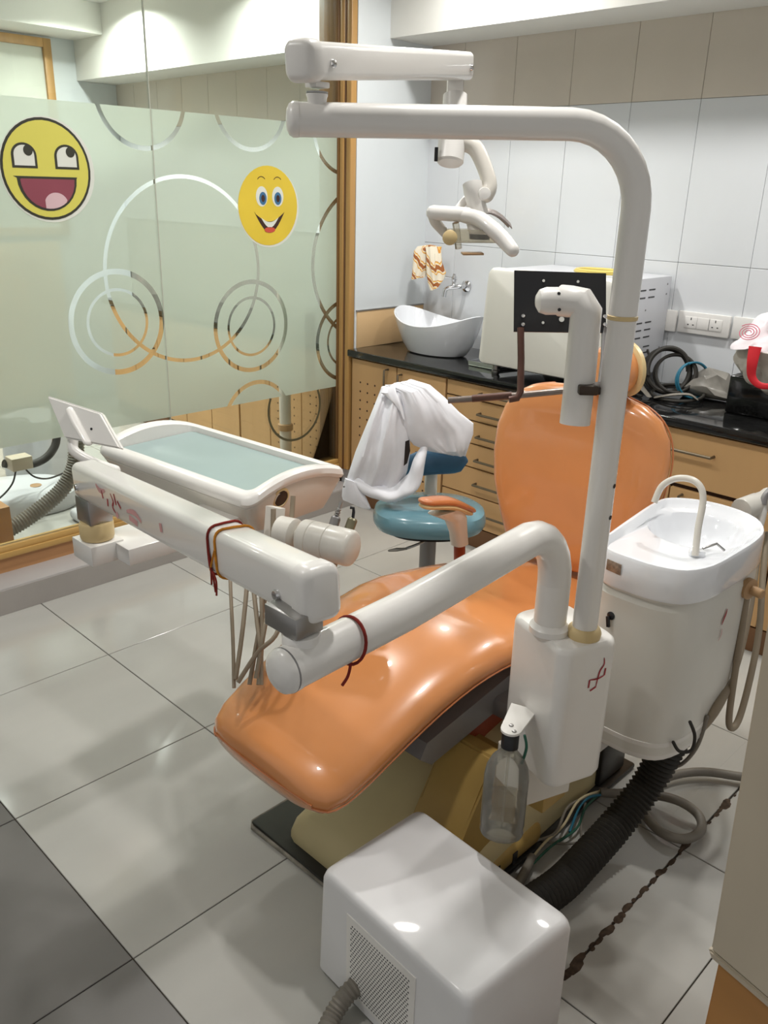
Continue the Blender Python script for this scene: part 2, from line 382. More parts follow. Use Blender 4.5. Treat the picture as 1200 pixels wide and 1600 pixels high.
# ------------------------------------------------------------ ledge and glass partition
GX = -.09
b = B(); box(b, (-.13,-2.4,0), (.063,1.70,.108), .004, 2); led = struct(obj('trim_3', b, LEDG))
b = B(); box(b, (.0632,-2.4,.001), (.0652,1.70,.100)); obj('ledge_face', b, LEDF, led)
b = B(); box(b, (-.12,-2.4,.108), (GX+.012,1.752,.172)); sk = struct(obj('baseboard_left', b, SKIRT, smooth=False))
win = thing('window_1', (GX,0,.17), '', ''); del win['label']; del win['category']; struct(win)
b = B(); box(b, (GX-.03,-2.4,.172), (GX+.03,1.72,.196), .003); box(b, (GX-.022,-2.4,.196), (GX+.022,1.72,.220), .002); obj('bottom_rail', b, RAILM, win)
b = B(); box(b, (GX-.12,1.705,.172), (GX+.015,1.752,CEIL), .002); obj('post', b, WDK, win)
b = B(); box(b, (GX+.016,1.71,.172), (GX+.045,1.752,CEIL), .006, 2); lab(obj('post_moulding', b, GOLD, win), 'light brown rounded moulding on the post')
b = B(); box(b, (GX+.045,1.715,.172), (GX+.056,1.752,CEIL), .003); lab(obj('post_groove', b, KICK, win), 'dark groove strip in the post')
b = B(); box(b, (GX+.056,1.715,.172), (GX+.0895,1.752,CEIL), .006, 2); lab(obj('post_moulding', b, GOLD, win), 'light brown rounded moulding on the post')
for (y0, y1) in ((-2.4,.7255),(.7285,1.71)):
    b = B(); box(b, (GX-.005,y0,.215), (GX+.005,y1,CEIL)); obj('glass_pane', b, GLASS, win, smooth=False)
b = B(); box(b, (GX-.006,.7255,.215), (GX+.0065,.7285,CEIL)); obj('pane_joint', b, nmat('seam_silicone', lin(190,190,175), .5), win, smooth=False)
FX = GX-.0075
b = B(); v = [b.verts.new(p) for p in ((GX+.0055,-2.4,.610),(GX+.0055,1.71,.610),(GX+.0055,1.71,1.838),(GX+.0055,-2.4,1.838))]; b.faces.new(v)
me = bpy.data.meshes.new('frosted_film'); b.to_mesh(me); b.free(); me.materials.append(FILM)
fo = bpy.data.objects.new('frosted_film', me); COL.objects.link(fo); fo.parent = win; fo.location = -Vector(ORI[win.name]); ORI[fo.name] = Vector((0,0,0))
fo['label'] = 'pale green frosted film with clear rings'
def arc_strip(b, cy, cz, r, w, a0, a1, x0, x1, n=24):
    L = []
    for i in range(n+1):
        a = math.radians(a0+(a1-a0)*i/n); c, s = math.cos(a), math.sin(a)
        L.append([Vector((x0,cy+c*(r-w),cz+s*(r-w))), Vector((x1,cy+c*(r-w),cz+s*(r-w))), Vector((x1,cy+c*(r+w),cz+s*(r+w))), Vector((x0,cy+c*(r+w),cz+s*(r+w)))])
    loft(b, L)
b = B(); arc_strip(b, 1.43, .54, .165, .006, 155, 385, GX+.0055, GX+.007); lab(obj('ring_line', b, nmat('ring_line_grey', lin(86,82,60), .4), win), 'dark ring line below the frosted film')
# smiley stickers
def disc(b, cy, cz, ry, rz, x, t=.0008, n=40, a0=0, a1=360):
    full = abs(a1-a0) >= 360
    pts = [Vector((x, cy+ry*math.cos(math.radians(a0+(a1-a0)*i/n)), cz+rz*math.sin(math.radians(a0+(a1-a0)*i/n)))) for i in range(n if full else n+1)]
    prism(b, pts, (t,0,0))
def poly(b, pts, x, t=.0008): prism(b, [Vector((x,p[0],p[1])) for p in pts], (t,0,0))
X0 = GX+.0060
s1 = thing('smiley_sticker', (X0,.285,1.605), 'big flat yellow smiley with open plum mouth, left on glass', 'sticker')
cy, cz, R = .285, 1.605, .168
for nm, m, args, x in (('cut_margin',EMW,(cy+.006,cz-.002,R*1.06,R*1.07),0),('outline',EMO,(cy,cz,R,R*1.03),1),('face',EMY,(cy,cz,R*.945,R*.975),2)):
    b = B(); disc(b, *args, X0+x*.0009); obj(nm, b, m, s1)
for yy, pp in ((cy-.080,.020),(cy+.078,.030)):
    b = B(); pts = [(yy+.046*math.cos(math.radians(a)), cz+.045+.042*math.sin(math.radians(a))) for a in range(0,181,12)] + [(yy-.046,cz+.003),(yy+.046,cz+.003)]
    poly(b, pts, X0+.0027); e = obj('eye', b, EMO, s1)
    b = B(); pts = [(yy+.037*math.cos(math.radians(a)), cz+.046+.033*math.sin(math.radians(a))) for a in range(0,181,12)] + [(yy-.037,cz+.011),(yy+.037,cz+.011)]
    poly(b, pts, X0+.0036); obj('eye_white', b, EMW, e)
    b = B(); disc(b, yy+.016, cz+.062, .017, .018, X0+.0045); obj('pupil', b, EMO, e)
b = B(); pts = [(cy-.128,cz-.024),(cy+.112,cz-.024)] + [(cy-.003+.112*math.cos(math.radians(a)), cz-.030+.112*math.sin(math.radians(a))) for a in range(0,-181,-12)]
poly(b, pts, X0+.0027); mo = obj('mouth', b, EMO, s1)
b = B(); pts = [(cy-.098,cz-.032),(cy+.100,cz-.032)] + [(cy-.002+.102*math.cos(math.radians(a)), cz-.034+.100*math.sin(math.radians(a))) for a in range(0,-181,-12)]
poly(b, pts, X0+.0036); obj('mouth_inside', b, EMM, mo)
b = B(); pts = [(cy+.022+.045*math.cos(math.radians(a)), cz-.118+.040*math.sin(math.radians(a))) for a in range(20,161,10)] + [(cy-.002+.1*math.cos(math.radians(a)), cz-.034+.1*math.sin(math.radians(a))) for a in range(-100,-48,8)]
poly(b, pts, X0+.0045); obj('tongue', b, EMT, mo)
cy, cz, R = 1.292, 1.485, .168
s2 = thing('smiley_sticker', (X0,cy,cz), 'golden shaded smiley sticker with blue eyes and toothy grin, near the post', 'sticker')
b = B(); disc(b, cy+.004, cz-.006, R*1.02, R*1.02, X0); obj('cut_margin', b, EMW, s2)
b = B(); disc(b, cy, cz, R*.985, R, X0+.0009); obj('face', b, EMY2, s2)
for sgn in (-1,1):
    yy = cy+.008+sgn*.045
    b = B(); disc(b, yy, cz+.040, .032, .042, X0+.0018); e = obj('eye', b, EMW, s2)
    b = B(); disc(b, yy-sgn*.003+.003, cz+.032, .020, .027, X0+.0027); obj('iris', b, EMB, e)
    b = B(); disc(b, yy-sgn*.003+.003, cz+.032, .010, .015, X0+.0036); obj('pupil', b, EMK, e)
    b = B(); arc_strip(b, yy, cz+.098, .024, .0016, 35, 150, X0+.0018, X0+.0024, 10); obj('eyebrow', b, EMK, s2)
b = B(); up_ = [(cy-.072+.150*i/12, cz-.034-.032*math.sin(PI*i/12)) for i in range(13)]; lo_ = [(cy+.090-.170*i/14, cz-.025-.088*math.sin(PI*i/14)) for i in range(15)]
poly(b, up_+lo_, X0+.0018); mo = obj('mouth', b, EMK, s2)
b = B(); up_ = [(cy-.045+.100*i/10, cz-.048-.020*math.sin(PI*i/10)) for i in range(11)]; lo_ = [(cy+.055-.100*i/10, cz-.048-.044*math.sin(PI*i/10)) for i in range(11)]
poly(b, up_+lo_, X0+.0027); obj('teeth', b, EMW, mo)
b = B(); disc(b, cy+.004, cz-.101, .030, .012, X0+.0027); obj('tongue', b, EMR, mo)
# ------------------------------------------------------------ cabinets
YF = 1.727
def handle_v(x, z, par, h=.10, y=YF):
    b = B(); tube(b, [(x,y,z-h/2),(x,y-.028,z-h/2),(x,y-.028,z+h/2),(x,y,z+h/2)], .0055, 10, smooth=False); return obj('handle', b, HGREY, par)
def handle_h(x0, x1, z, par, y=YF):
    b = B(); tube(b, [(x0,y,z),(x0,y-.028,z),(x1,y-.028,z),(x1,y,z)], .0055, 10, smooth=False); return obj('handle', b, HGREY, par)
def perf(x0, z0, nx, nz, dx, dz, par):
    b = B()
    for i in range(nx):
        for j in range(nz): lathe(b, [(.0052,-.0005),(.0052,.0006),(.002,.0007)], (x0+i*dx, YF, z0-j*dz), 8, axis=(0,-1,0))
    return stuff(obj('perforations', b, GAPM, par))
def carcass(x0, x1, label):
    t = thing('base_cabinet', ((x0+x1)/2,1.98,0), label, 'cabinet', None)
    b = B(); box(b, (x0,YF+.018,.098), (x1,YW-.012,.778)); obj('body', b, GAPM, t, smooth=False)
    b = B(); box(b, (x0,YF+.005,0.001), (x1,YF+.03,.096)); obj('kickboard', b, KICK, t, smooth=False)
    return t
def front(x0, x1, z0, z1, par, name):
    b = B(); box(b, (x0+.003,YF,z0+.003), (x1-.003,YF+.016,z1-.003), .0015, 1); return obj(name, b, WOOD, par)
c1 = carcass(.005, .640, 'maple cabinet with two perforated doors below the white basin')
d = front(.010, .326, .10, .772, c1, 'door'); handle_v(.268, .70, d); perf(.075, .655, 4, 12, .052, .046, d)
d = front(.326, .640, .10, .772, c1, 'door'); handle_v(.360, .69, d); perf(.420, .655, 4, 12, .052, .046, d)
c2 = carcass(.642, 1.335, 'maple drawer cabinet of six drawers below the white steriliser')
for z0, z1, hz in ((.70,.772,.735),(.603,.70,.645),(.497,.603,.54),(.385,.497,.43),(.252,.385,.315),(.10,.252,.18)):
    d = front(.645, 1.335, z0, z1, c2, 'drawer'); handle_h(.85, 1.15, hz, d)
c3 = carcass(1.337, 2.18, 'maple cabinet with wide top drawer behind the spittoon')
d = front(1.337, 2.18, .560, .772, c3, 'drawer'); handle_h(1.60, 1.92, .695, d)
d = front(1.337, 1.772, .10, .548, c3, 'door'); handle_v(1.73, .47, d)
d = front(1.772, 2.18, .10, .548, c3, 'door'); handle_v(1.825, .475, d)
c4 = carcass(2.182, 2.95, 'maple cabinet at the right end of the worktop run')
d = front(2.182, 2.95, .560, .772, c4, 'drawer'); handle_h(2.40, 2.72, .695, d)
d = front(2.182, 2.56, .10, .548, c4, 'door'); handle_v(2.50, .475, d)
d = front(2.56, 2.95, .10, .548, c4, 'door'); handle_v(2.62, .475, d)
wt = B(); box(wt, (.002,1.700,.779), (3.0,YW-.009,.8136), .006, 3); tag(obj('worktop', wt, GRAN), 'long polished black granite worktop along the tiled wall', 'worktop')
# next cubicle behind the glass
c5 = carcass(-.96, -.10, 'perforated maple cabinet in the next cubicle, seen under the film')
for x0, x1, pf, hx in ((-.388,-.10,1,-.345),(-.670,-.388,1,-.43),(-.96,-.670,0,-.71)):
    d = front(x0, x1, .10, .772, c5, 'door'); handle_v(hx, .60, d)
    if pf: perf(x0+.075, .70, 4, 12, .048, .046, d)
c6 = carcass(-2.45, -.97, 'plain maple cabinet behind the glass, far from the post')
for x0, x1 in ((-1.26,-.97),(-1.545,-1.26),(-1.85,-1.545),(-2.15,-1.85),(-2.45,-2.15)):
    d = front(x0, x1, .10, .772, c6, 'door'); handle_v(x1-.04, .60, d)
wt = B(); box(wt, (-2.5,1.700,.779), (-.10,YW-.009,.8136), .006, 3); tag(obj('worktop', wt, GRAN), 'black worktop of the next cubicle, behind the frosted film', 'worktop')
# ------------------------------------------------------------ dental chair
ch = thing('dental_chair', (1.93,.3,.02), 'large orange vinyl dental chair on a cream base in the middle of the room', 'dental chair')
CXC = 1.905
b = B(); box(b, (1.645,-.160,0.0005), (2.225,.80,.018), .008, 2); 
for v in b.verts: pass
obj('floor_plate', b, PLATE, ch)
b = B(); tube(b, [(2.225,-.150,.006),(1.66,-.164,.006),(1.642,-.15,.006),(1.640,.4,.006),(1.640,.80,.006)], .006, 8, smooth=False); lab(obj('plate_edge', b, SILT, ch), 'dusty worn edge of the base plate')
# cream base shell
def shell(b, rows, cx, p=3.2, n=28):
    L = []
    for y, hw, zt, zb in rows:
        l = []
        for i in range(n):
            t = PI*i/(n-1); ct, st = math.cos(t), math.sin(t)
            l.append(Vector((cx+hw*math.copysign(abs(ct)**(2/p), ct), y, zb+(zt-zb)*abs(st)**(2/p))))
        L.append(l)
    loft(b, L)
b = B(); shell(b, [(-.128,.20,.05,.018),(-.12,.222,.085,.018),(-.10,.230,.115,.018),(-.02,.232,.155,.018),(.08,.232,.215,.018),(.16,.228,.275,.018),(.24,.224,.325,.018),(.34,.220,.345,.018),(.50,.215,.345,.018),(.66,.21,.33,.018),(.70,.19,.29,.018)], 1.985)
obj('base_shell', b, IVORY, ch)
# yellow side cover with rounded top and foot flange
b = B(); pr_ = [(-.08,.02),(-.08,.05),(-.03,.13),(.03,.23),(.08,.32),(.13,.362),(.18,.35),(.215,.30),(.235,.20),(.25,.10),(.30,.084),(.34,.07),(.34,.02)]
prism(b, [(2.06,y,z) for y,z in pr_], (.145,0,0)); bmesh.ops.bevel(b, geom=[e for e in b.edges], offset=.006, segments=2, affect='EDGES')
sc = lab(obj('side_cover', b, YEL_SHADED, ch), 'shade-darkened yellow side cover with two cable slots')
b = B(); box(b, (2.12,-.06,.019), (2.222,.335,.080), .022, 3); lab(obj('side_flange', b, YEL_SHADED, ch), 'shade-darkened yellow foot flange')
for y in (.13,.20):
    b = B(); box(b, (2.2215,y,.028), (2.2235,y+.020,.062), .0009, 1); obj('cable_slot', b, BLK, ch)
# under frame
b = B(); prism(b, [(2.10,-.02,.385),(2.10,.02,.352),(2.10,.34,.400),(2.10,.42,.46),(2.10,.42,.49),(2.10,.0,.42)], (-.40,0,0)); lab(obj('seat_frame', b, GREY, ch), 'grey metal under-seat frame')
b = B(); prism(b, [(2.085,.16,.10),(2.085,.14,.352),(2.085,.44,.45),(2.085,.44,.10)], (-.34,0,0)); lab(obj('lift_cover', b, RED, ch), 'rust red lift cover')
# legrest and seat as one cushion: y, half width, z top, thickness
rows = [(-.318,.10,.432,.035),(-.312,.165,.448,.070),(-.295,.195,.462,.095),(-.262,.213,.480,.105),(-.20,.222,.508,.108),(-.10,.228,.550,.108),(0,.234,.588,.110),(.10,.240,.614,.112),(.19,.246,.625,.115),(.27,.252,.622,.118),(.36,.258,.598,.116),(.46,.262,.562,.110),(.56,.262,.536,.106),(.66,.258,.522,.104),(.76,.245,.520,.100),(.82,.215,.522,.085),(.85,.15,.520,.05)]
def cushion(b, rows, cx, n=40, p=2.9, dome=.010, slope=None):
    L = []
    for k, (y, hw, zt, th) in enumerate(rows):
        l = []
        for i in range(n):
            t = 2*PI*i/n; ct, st = math.cos(t), math.sin(t)
            x = hw*math.copysign(abs(ct)**(2/p), ct); s = math.copysign(abs(st)**(2/(p*.8)), st)
            z = zt-th/2+th/2*s + (dome*(1-(x/hw)**2) if s > 0 else 0) 
            l.append(Vector((cx+x, y, z)))
        L.append(l)
    loft(b, L)
b = B(); cushion(b, rows, CXC, dome=.004)
for v in b.verts:                       # raised side bolsters in the hollow behind the knees
    if v.co.y > .3 and v.co.z > .5:
        k = min(1,(v.co.y-.3)/.2)*min(1,max(0,(.8-v.co.y)/.12)); v.co.z += .035*k*max(0,abs(v.co.x-CXC)-.15)/.1
st = obj('seat_cushion', b, ORG, ch)
b = B(); L = []
for side in (1,-1):
    pts = [(CXC+side*hw*1.003, y, zt-th*.62) for y,hw,zt,th in (rows[1:-1] if side > 0 else rows[1:-1])]
    tube(b, pts, .0022, 6, n=2)
tube(b, [(CXC-.168,-.3135,.412),(CXC,-.322,.414),(CXC+.168,-.3135,.412)], .0022, 6, n=4)
lab(obj('piping', b, ORG2, st), 'darker seam piping around the cushion')
b = B(); box(b, (1.74,-.26,.385), (2.07,.05,.40), .004); 
for v in b.verts: v.co.z += (v.co.y+.26)*.30 - .008
lab(obj('legrest_board', b, GREY, ch), 'grey board under the legrest')
# backrest: shield-shaped pad, slightly reclined; local frame u across, w along the back
bu = Vector((1,0,0)); bo = Vector((CXC-.026,.80,.54)); bw = Vector((0,.17,1)).normalized(); bn = bw.cross(bu); bn = -bn if bn.y > 0 else bn
def pad(b, c, u, w, n_, prof, thick, seg=44):
    pass
prof = [(0,.08),(.012,.135),(.05,.185),(.12,.225),(.20,.262),(.29,.282),(.37,.284),(.43,.268),(.475,.235),(.505,.185),(.522,.12),(.528,.05)]
def padloft(b, prof, o, u, w, nrm, th, n=44, p=2.5, back=1.):
    L = []
    H = prof[-1][0]
    for h, hw in prof:
        k = th*min(1, (max(0,min(h,H-h))/.06+.12)**.5)
        l = []
        for i in range(n):
            t = 2*PI*i/n; ct, s = math.cos(t), math.sin(t)
            x = hw*math.copysign(abs(ct)**(2/p), ct); d = k*math.copysign(abs(s)**(2/p), s)
            d = d - .030*(1-(x/max(hw,.01))**2)*(1 if s > 0 else 0)*min(1,max(0,min(h,H-h))/.12)   # dished front
            l.append(o + w*h + u*x + nrm*d*(1 if s > 0 else back))
        L.append(l)
    loft(b, L)
b = B(); padloft(b, prof, bo, bu, bw, bn, .052); br = obj('backrest', b, ORG, ch)
b = B(); tube(b, [bo+bw*h+bu*hw*1.002-bn*.012 for h,hw in prof[1:-1]], .0025, 6, n=3); tube(b, [bo+bw*h-bu*hw*1.002-bn*.012 for h,hw in prof[1:-1]], .0025, 6, n=3)
lab(obj('piping', b, ORG2, br), 'darker seam piping')
b = B(); padloft(b, [(h*.94+.015,hw*.90) for h,hw in prof], bo-bn*.050, bu, bw, bn, .028); lab(obj('back_shell', b, WH2, ch), 'cream plastic shell behind the backrest')
# headrest turned to the side
hc = Vector((1.96,0.856,1.123)); HA = Vector((.45,.86,.10)).normalized(); HB = Vector((-.85,.45,0)).normalized(); hu = Vector((.62,.78,0)); hn = Vector((-.78,.62,0)); hw_ = Vector((0,.10,1)).normalized()
b = B()
L = []
for d, s in ((-.030,.45),(-.028,.80),(-.012,1.0),(.010,1.0),(.026,.85),(.030,.45)):
    L.append([hc + HA*d*1.5 + HB*.085*s*math.cos(2*PI*i/28) + Vector((0,0,1))*.070*s*math.sin(2*PI*i/28) for i in range(28)])
loft(b, L); hr = obj('headrest', b, ORG, ch)
b = B()
L = []
for d, s in ((.024,.95),(.026,1.03),(.033,1.03),(.036,.92)):
    L.append([hc + HA*(d*1.5) + HB*.087*s*math.cos(2*PI*i/28) + Vector((0,0,1))*.072*s*math.sin(2*PI*i/28) for i in range(28)])
loft(b, L); lab(obj('headrest_shell', b, CREAM, hr), 'cream plastic back of the headrest')
b = B(); box(b, (1.94,.885,.98), (1.975,.905,1.10), .004); obj('headrest_bar', b, STEEL, ch)
# armrest on the far side
ar = Vector((1.60,.66,.665))
b = B(); tube(b, [(1.61,0.525,0.731),(1.61,0.617,0.709),(1.61,0.717,0.66)], [.028,.034,.025], 18, n=8, round_end=True, flat=.42); ap = obj('armrest_pad', b, ORG2, ch)
b = B()
for s in (0,):
    L = []
    for q, w, d in (((1.61,0.605,0.684),.062,.028),((1.61,0.658,0.643),.036,.026),((1.61,0.674,0.597),.027,.024),((1.61,0.684,0.552),.027,.023)):
        L.append(sell(q[0],q[1],q[2],(0,1,0),(1,0,0),w,d,20,3))
    loft(b, L)
obj('armrest_post', b, WH2, ch)
b = B(); tube(b, [Vector((1.61,0.525,0.731))-Vector((0,0,.014)),Vector((1.61,0.617,0.709))-Vector((0,0,.014)),Vector((1.61,0.705,0.665))-Vector((0,0,.012))], [.026,.033,.024], 18, n=8, round_end=True, flat=.40); lab(obj('armrest_underside', b, CREAM, ch), 'cream plastic underside of the armrest pad')
b = B(); rod(b, (1.61,0.684,0.554), (1.61,0.691,0.474), .018); lab(obj('armrest_stem', b, RED, ch), 'rust red stem below the armrest')
# ------------------------------------------------------------ column with pole and instrument arm
k = math.radians(-19); ca, sa = math.cos(k), math.sin(k)
cxx, cyy = 2.322, .150
eq = thing('equipment_column', (cxx,cyy,.10), 'tall white rounded column carrying the light pole and tray arm', 'column')
def rrect(cx, cy, z, hx, hy, r, n=6, ang=k):
    L = []
    for sx, sy, a0 in ((1,1,0),(-1,1,90),(-1,-1,180),(1,-1,270)):
        for i in range(n+1):
            a = math.radians(a0+90*i/n); x = sx*(hx-r)+r*math.cos(a); y = sy*(hy-r)+r*math.sin(a)
            L.append(Vector((cx+x*math.cos(ang)-y*math.sin(ang), cy+x*math.sin(ang)+y*math.cos(ang), z)))
    return L
b = B(); loft(b, [rrect(cxx,cyy,z,hx,hy,.028) for z,hx,hy in ((.425,.078,.058),(.428,.088,.066),(.44,.092,.070),(.735,.092,.070),(.745,.090,.068),(.750,.085,.063))]); cb = obj('column_housing', b, WHT, eq)
b = B(); loft(b, [rrect(cxx-.040,cyy+.004,z,.058,.062,.008) for z in (.335,.425)]); lab(obj('column_foot', b, WH2, eq), 'off-white foot block under the column')
b = B(); box(b, (2.08,.125,.296), (2.335,.215,.334), .004); lab(obj('mount_bracket', b, YEL_SHADED, eq), 'shade-darkened yellow mounting bar below the column')
b = B(); box(b, (2.06,.24,.38), (2.25,.36,.43), .01); obj('mount_arm', b, GREY, eq)
# red marks
def smear(b, c, u, w, nrm, strokes, r=.0022):
    for s in strokes:
        P = [Vector(c)+Vector(u)*p[0]+Vector(w)*p[1]+Vector(nrm)*.0006 for p in s]
        P = smooth_path(P, 4)
        for i in range(len(P)-1):
            d = (P[i+1]-P[i]).normalized(); q = d.cross(Vector(nrm)).normalized()*r*(.6+.8*math.sin(PI*(i+.5)/(len(P)-1)))
            vs = [b.verts.new(x) for x in (P[i]-q, P[i]+q, P[i+1]+q, P[i+1]-q)]; b.faces.new(vs)
un = Vector((math.cos(k), math.sin(k), 0)); vn = Vector((-math.sin(k), math.cos(k), 0))      # column +x face normal is un
mc = Vector((cxx,cyy,.672)) + un*.0925 + vn*.020
b = B(); smear(b, mc, vn, (0,0,1), un, [[(.010,.045),(.012,.030),(.004,.018),(.0,.0),(-.002,-.018)],[(-.020,.002),(.0,.0),(.016,.004)],[(-.020,.002),(-.021,-.016)],[(.016,.004),(.017,.020)],[(-.002,-.018),(-.016,-.024)]], .0014)
lab(obj('painted_mark', b, SMUD, cb), 'smudged red hand-painted mark')
tc = Vector((2.313,.108,.75))
b = B(); lathe(b, [(.040,0),(.040,.012),(.036,.016),(.033,.022),(.030,.022)], tc, 28); obj('collar', b, WHT, eq)
pc = Vector((2.372,.142,.75))
b = B(); lathe(b, [(.033,0),(.034,.010),(.031,.018),(.026,.022),(.024,.022)], pc, 28); lab(obj('collar', b, CREAM, eq), 'yellowed collar at the foot of the light pole')
# tray arm: upright bend then towards the front
at_ = thing('tray_arm', (2.313,.108,.77), 'thick white bent tube and rectangular arm reaching from column to tray', 'swivel arm')
az = .945; ab = .976
p = [(tc.x,tc.y,.765),(tc.x,tc.y,.86)]
for a in range(0,91,15):
    p.append((tc.x+.001*a/90, tc.y-.10*(1-math.cos(math.radians(a))), .86+(ab-.86)*math.sin(math.radians(a))))
p += [(tc.x+.012,tc.y-.45,az+.010),(2.320,-.560,az-.002)]
b = B(); tube(b, p, .0325, 24, smooth=False); obj('round_tube', b, WHT, at_)
b = B(); lathe(b, [(.0335,0),(.0335,.012),(.031,.020),(.022,.026),(.008,.028)], (2.320,-.560,az-.002), 28, axis=(0.01,-1,0)); obj('end_cap', b, WHT, at_)
b = B(); lathe(b, [(.0335,.008),(.0338,.009),(.0338,.0105),(.0335,.011)], (2.320,-.5605,az-.002), 28, axis=(0.01,-1,0)); obj('cap_seam', b, GREY, at_)
sv = Vector((2.310,-.532,az-.001))
b = B(); lathe(b, [(.028,.0),(.028,.038),(.026,.041),(.020,.042)], sv, 24); obj('pivot_stub', b, WHT, at_)
b = B(); box(b, (sv.x-.050,sv.y-.026,az+.042), (sv.x+.020,sv.y+.024,az+.075), .002); lab(obj('pivot_block', b, STEEL, at_), 'steel pivot block under the arm')
na = Vector((2.284,-0.475,1.019)); fa = Vector((1.384,-0.373,0.935))
def sweepbox(b, A, Bp, w, h, r, cap0=.0, cap1=.0, n=5, steps=None):
    A = Vector(A); Bp = Vector(Bp); d = (Bp-A).normalized(); s = d.cross(Vector((0,0,1))).normalized(); u = s.cross(d)
    def loop(c, f=1., g=0.):
        L = []; hx, hy = w/2*1-g, h/2-g; rr = max(r-g, .001)
        for sx, sy, a0 in ((1,1,0),(-1,1,90),(-1,-1,180),(1,-1,270)):
            for i in range(n+1):
                a = math.radians(a0+90*i/n); L.append(c + s*(sx*(hx-rr)+rr*math.cos(a)) + u*(sy*(hy-rr)+rr*math.sin(a)))
        return L
    L = []
    if cap0: L += [loop(A+d*0, g=cap0), loop(A+d*cap0*.35, g=cap0*.35), loop(A+d*cap0, g=0)]
    else: L += [loop(A)]
    if cap1: L += [loop(Bp-d*cap1, g=0), loop(Bp-d*cap1*.35, g=cap1*.35), loop(Bp, g=cap1)]
    else: L += [loop(Bp)]
    loft(b, L); return d, s, u
N0 = Vector((2.334,-0.51,1.043)); F0 = Vector((1.39,-0.389,0.949))
dd = (F0-N0).normalized()
b = B(); d, s, u = sweepbox(b, N0+dd*.035, F0, .062, .080, .016, 0, .012); rb = obj('box_arm', b, WHT, at_)
b = B(); sweepbox(b, N0, N0+dd*.0345, .066, .085, .020, .012, 0); obj('end_cap', b, WHT, at_)
sd = -s if s.y > 0 else s       # camera side
if (sd.x*.7-sd.y*.7) < 0: sd = -sd
for q in (N0+dd*.075-u*.012, F0-dd*.035-u*.010):
    b = B(); screw(b, q+sd*.031, sd, .0085, .006); obj('pivot_bolt', b, CHR, at_)
b = B(); mcc = F0-dd*.24+sd*.0312; smear(b, mcc, -dd, u, sd, [[(.0,.015),(.012,.0),(.004,-.012),(.018,-.022)],[(.02,.018),(.026,-.004)],[(-.05,.012),(-.045,-.004)],[(.035,.006),(.05,-.006)],[(-.02,.0),(-.022,-.016)]], .0022)
lab(obj('painted_mark', b, SMUD, rb), 'smudged red hand-painted mark')
b = B(); smear(b, mcc, -dd, u, sd, [[(-.08,.02),(-.06,.01),(-.03,.015)],[(.08,-.005),(.12,-.0),(.15,-.012)],[(.09,-.015),(.13,-.02)],[(.24,.006),(.242,-.01)],[(.02,-.03),(.03,-.02)]], .004); obj('faint_mark', b, SMUF, rb)
b = B(); box(b, (F0.x-.004,F0.y-.028,F0.z-.095), (F0.x+.058,F0.y+.028,F0.z-.035), .003); lab(obj('far_pivot_block', b, STEEL, at_), 'grey steel pivot block at the tray end')
fb = Vector((F0.x+.030,F0.y+.0,F0.z-.135))
b = B(); lathe(b, [(.036,0),(.038,.006),(.038,.036),(.034,.041)], fb, 24); lab(obj('pivot_ring', b, CREAM, at_), 'cream plastic pivot ring')
# ------------------------------------------------------------ instrument tray
tr = thing('instrument_tray', (1.27,.05,.80), 'white instrument tray with glass insert and round gauge, held by the box arm', 'tray')
tcx, tcy, ta = 1.258, .055, math.radians(4.5)
tu = Vector((math.cos(ta), math.sin(ta), 0)); tv = Vector((-math.sin(ta), math.cos(ta), 0)); T0 = Vector((tcx,tcy,0))
def tloop(hx, hy, r, zf, n=7, taper=0):
    L = []
    for sx, sy, a0 in ((1,1,0),(-1,1,90),(-1,-1,180),(1,-1,270)):
        ex = 8
        for i in range(n+1):
            a = math.radians(a0+90*i/n); x = sx*(hx-r)+r*math.cos(a); y = sy*(hy-r)+r*math.sin(a); L.append((x,y))
        # subdivide the short sides so the hump is smooth
        if sx == -1 and sy == 1: 
            for j in range(1,10): L.append((-hx, (hy-r)*(1-2*j/10)))
        if sx == 1 and sy == -1:
            for j in range(1,10): L.append((hx, (-hy+r)*(1-2*j/10)))
    return [T0 + tu*x + tv*y + Vector((0,0,zf(x,y))) for x, y in L]
hump = lambda y: .034*max(0,1-(y/.165)**2)
rim = lambda dz: (lambda x,y: .872+dz+hump(y))
b = B(); loft(b, [tloop(.318,.168,.030,rim(-.022)), tloop(.324,.174,.034,rim(-.012)), tloop(.322,.172,.034,rim(.001)), tloop(.314,.164,.030,rim(.008)), tloop(.300,.150,.026,rim(.008)), tloop(.288,.138,.022,rim(0)), tloop(.285,.135,.020,lambda x,y:.862)], cap0=False)
trim_ = obj('tray_rim', b, WHT, tr)
b = B(); loft(b, [tloop(.292,.122,.02,lambda x,y:.775), tloop(.300,.140,.025,lambda x,y:.800), tloop(.316,.166,.030,lambda x,y:.845+.75*hump(y)), tloop(.314,.164,.030,lambda x,y:.853+hump(y)), tloop(.292,.142,.02,lambda x,y:.855)]); hs = obj('tray_housing', b, WH2, tr)
TG = nmat('tray_glass', lin(150,168,166), .34, var=.02, coat=0)
b = B(); loft(b, [tloop(.283,.133,.018,lambda x,y:.8625), tloop(.283,.133,.018,lambda x,y:.868)]); lab(obj('glass_insert', b, TG, tr), 'pale blue-green glass insert')
b = B(); fx = tu*.304; gf = T0 + tu*.3055 + tv*-.02 + Vector((0,0,.832))
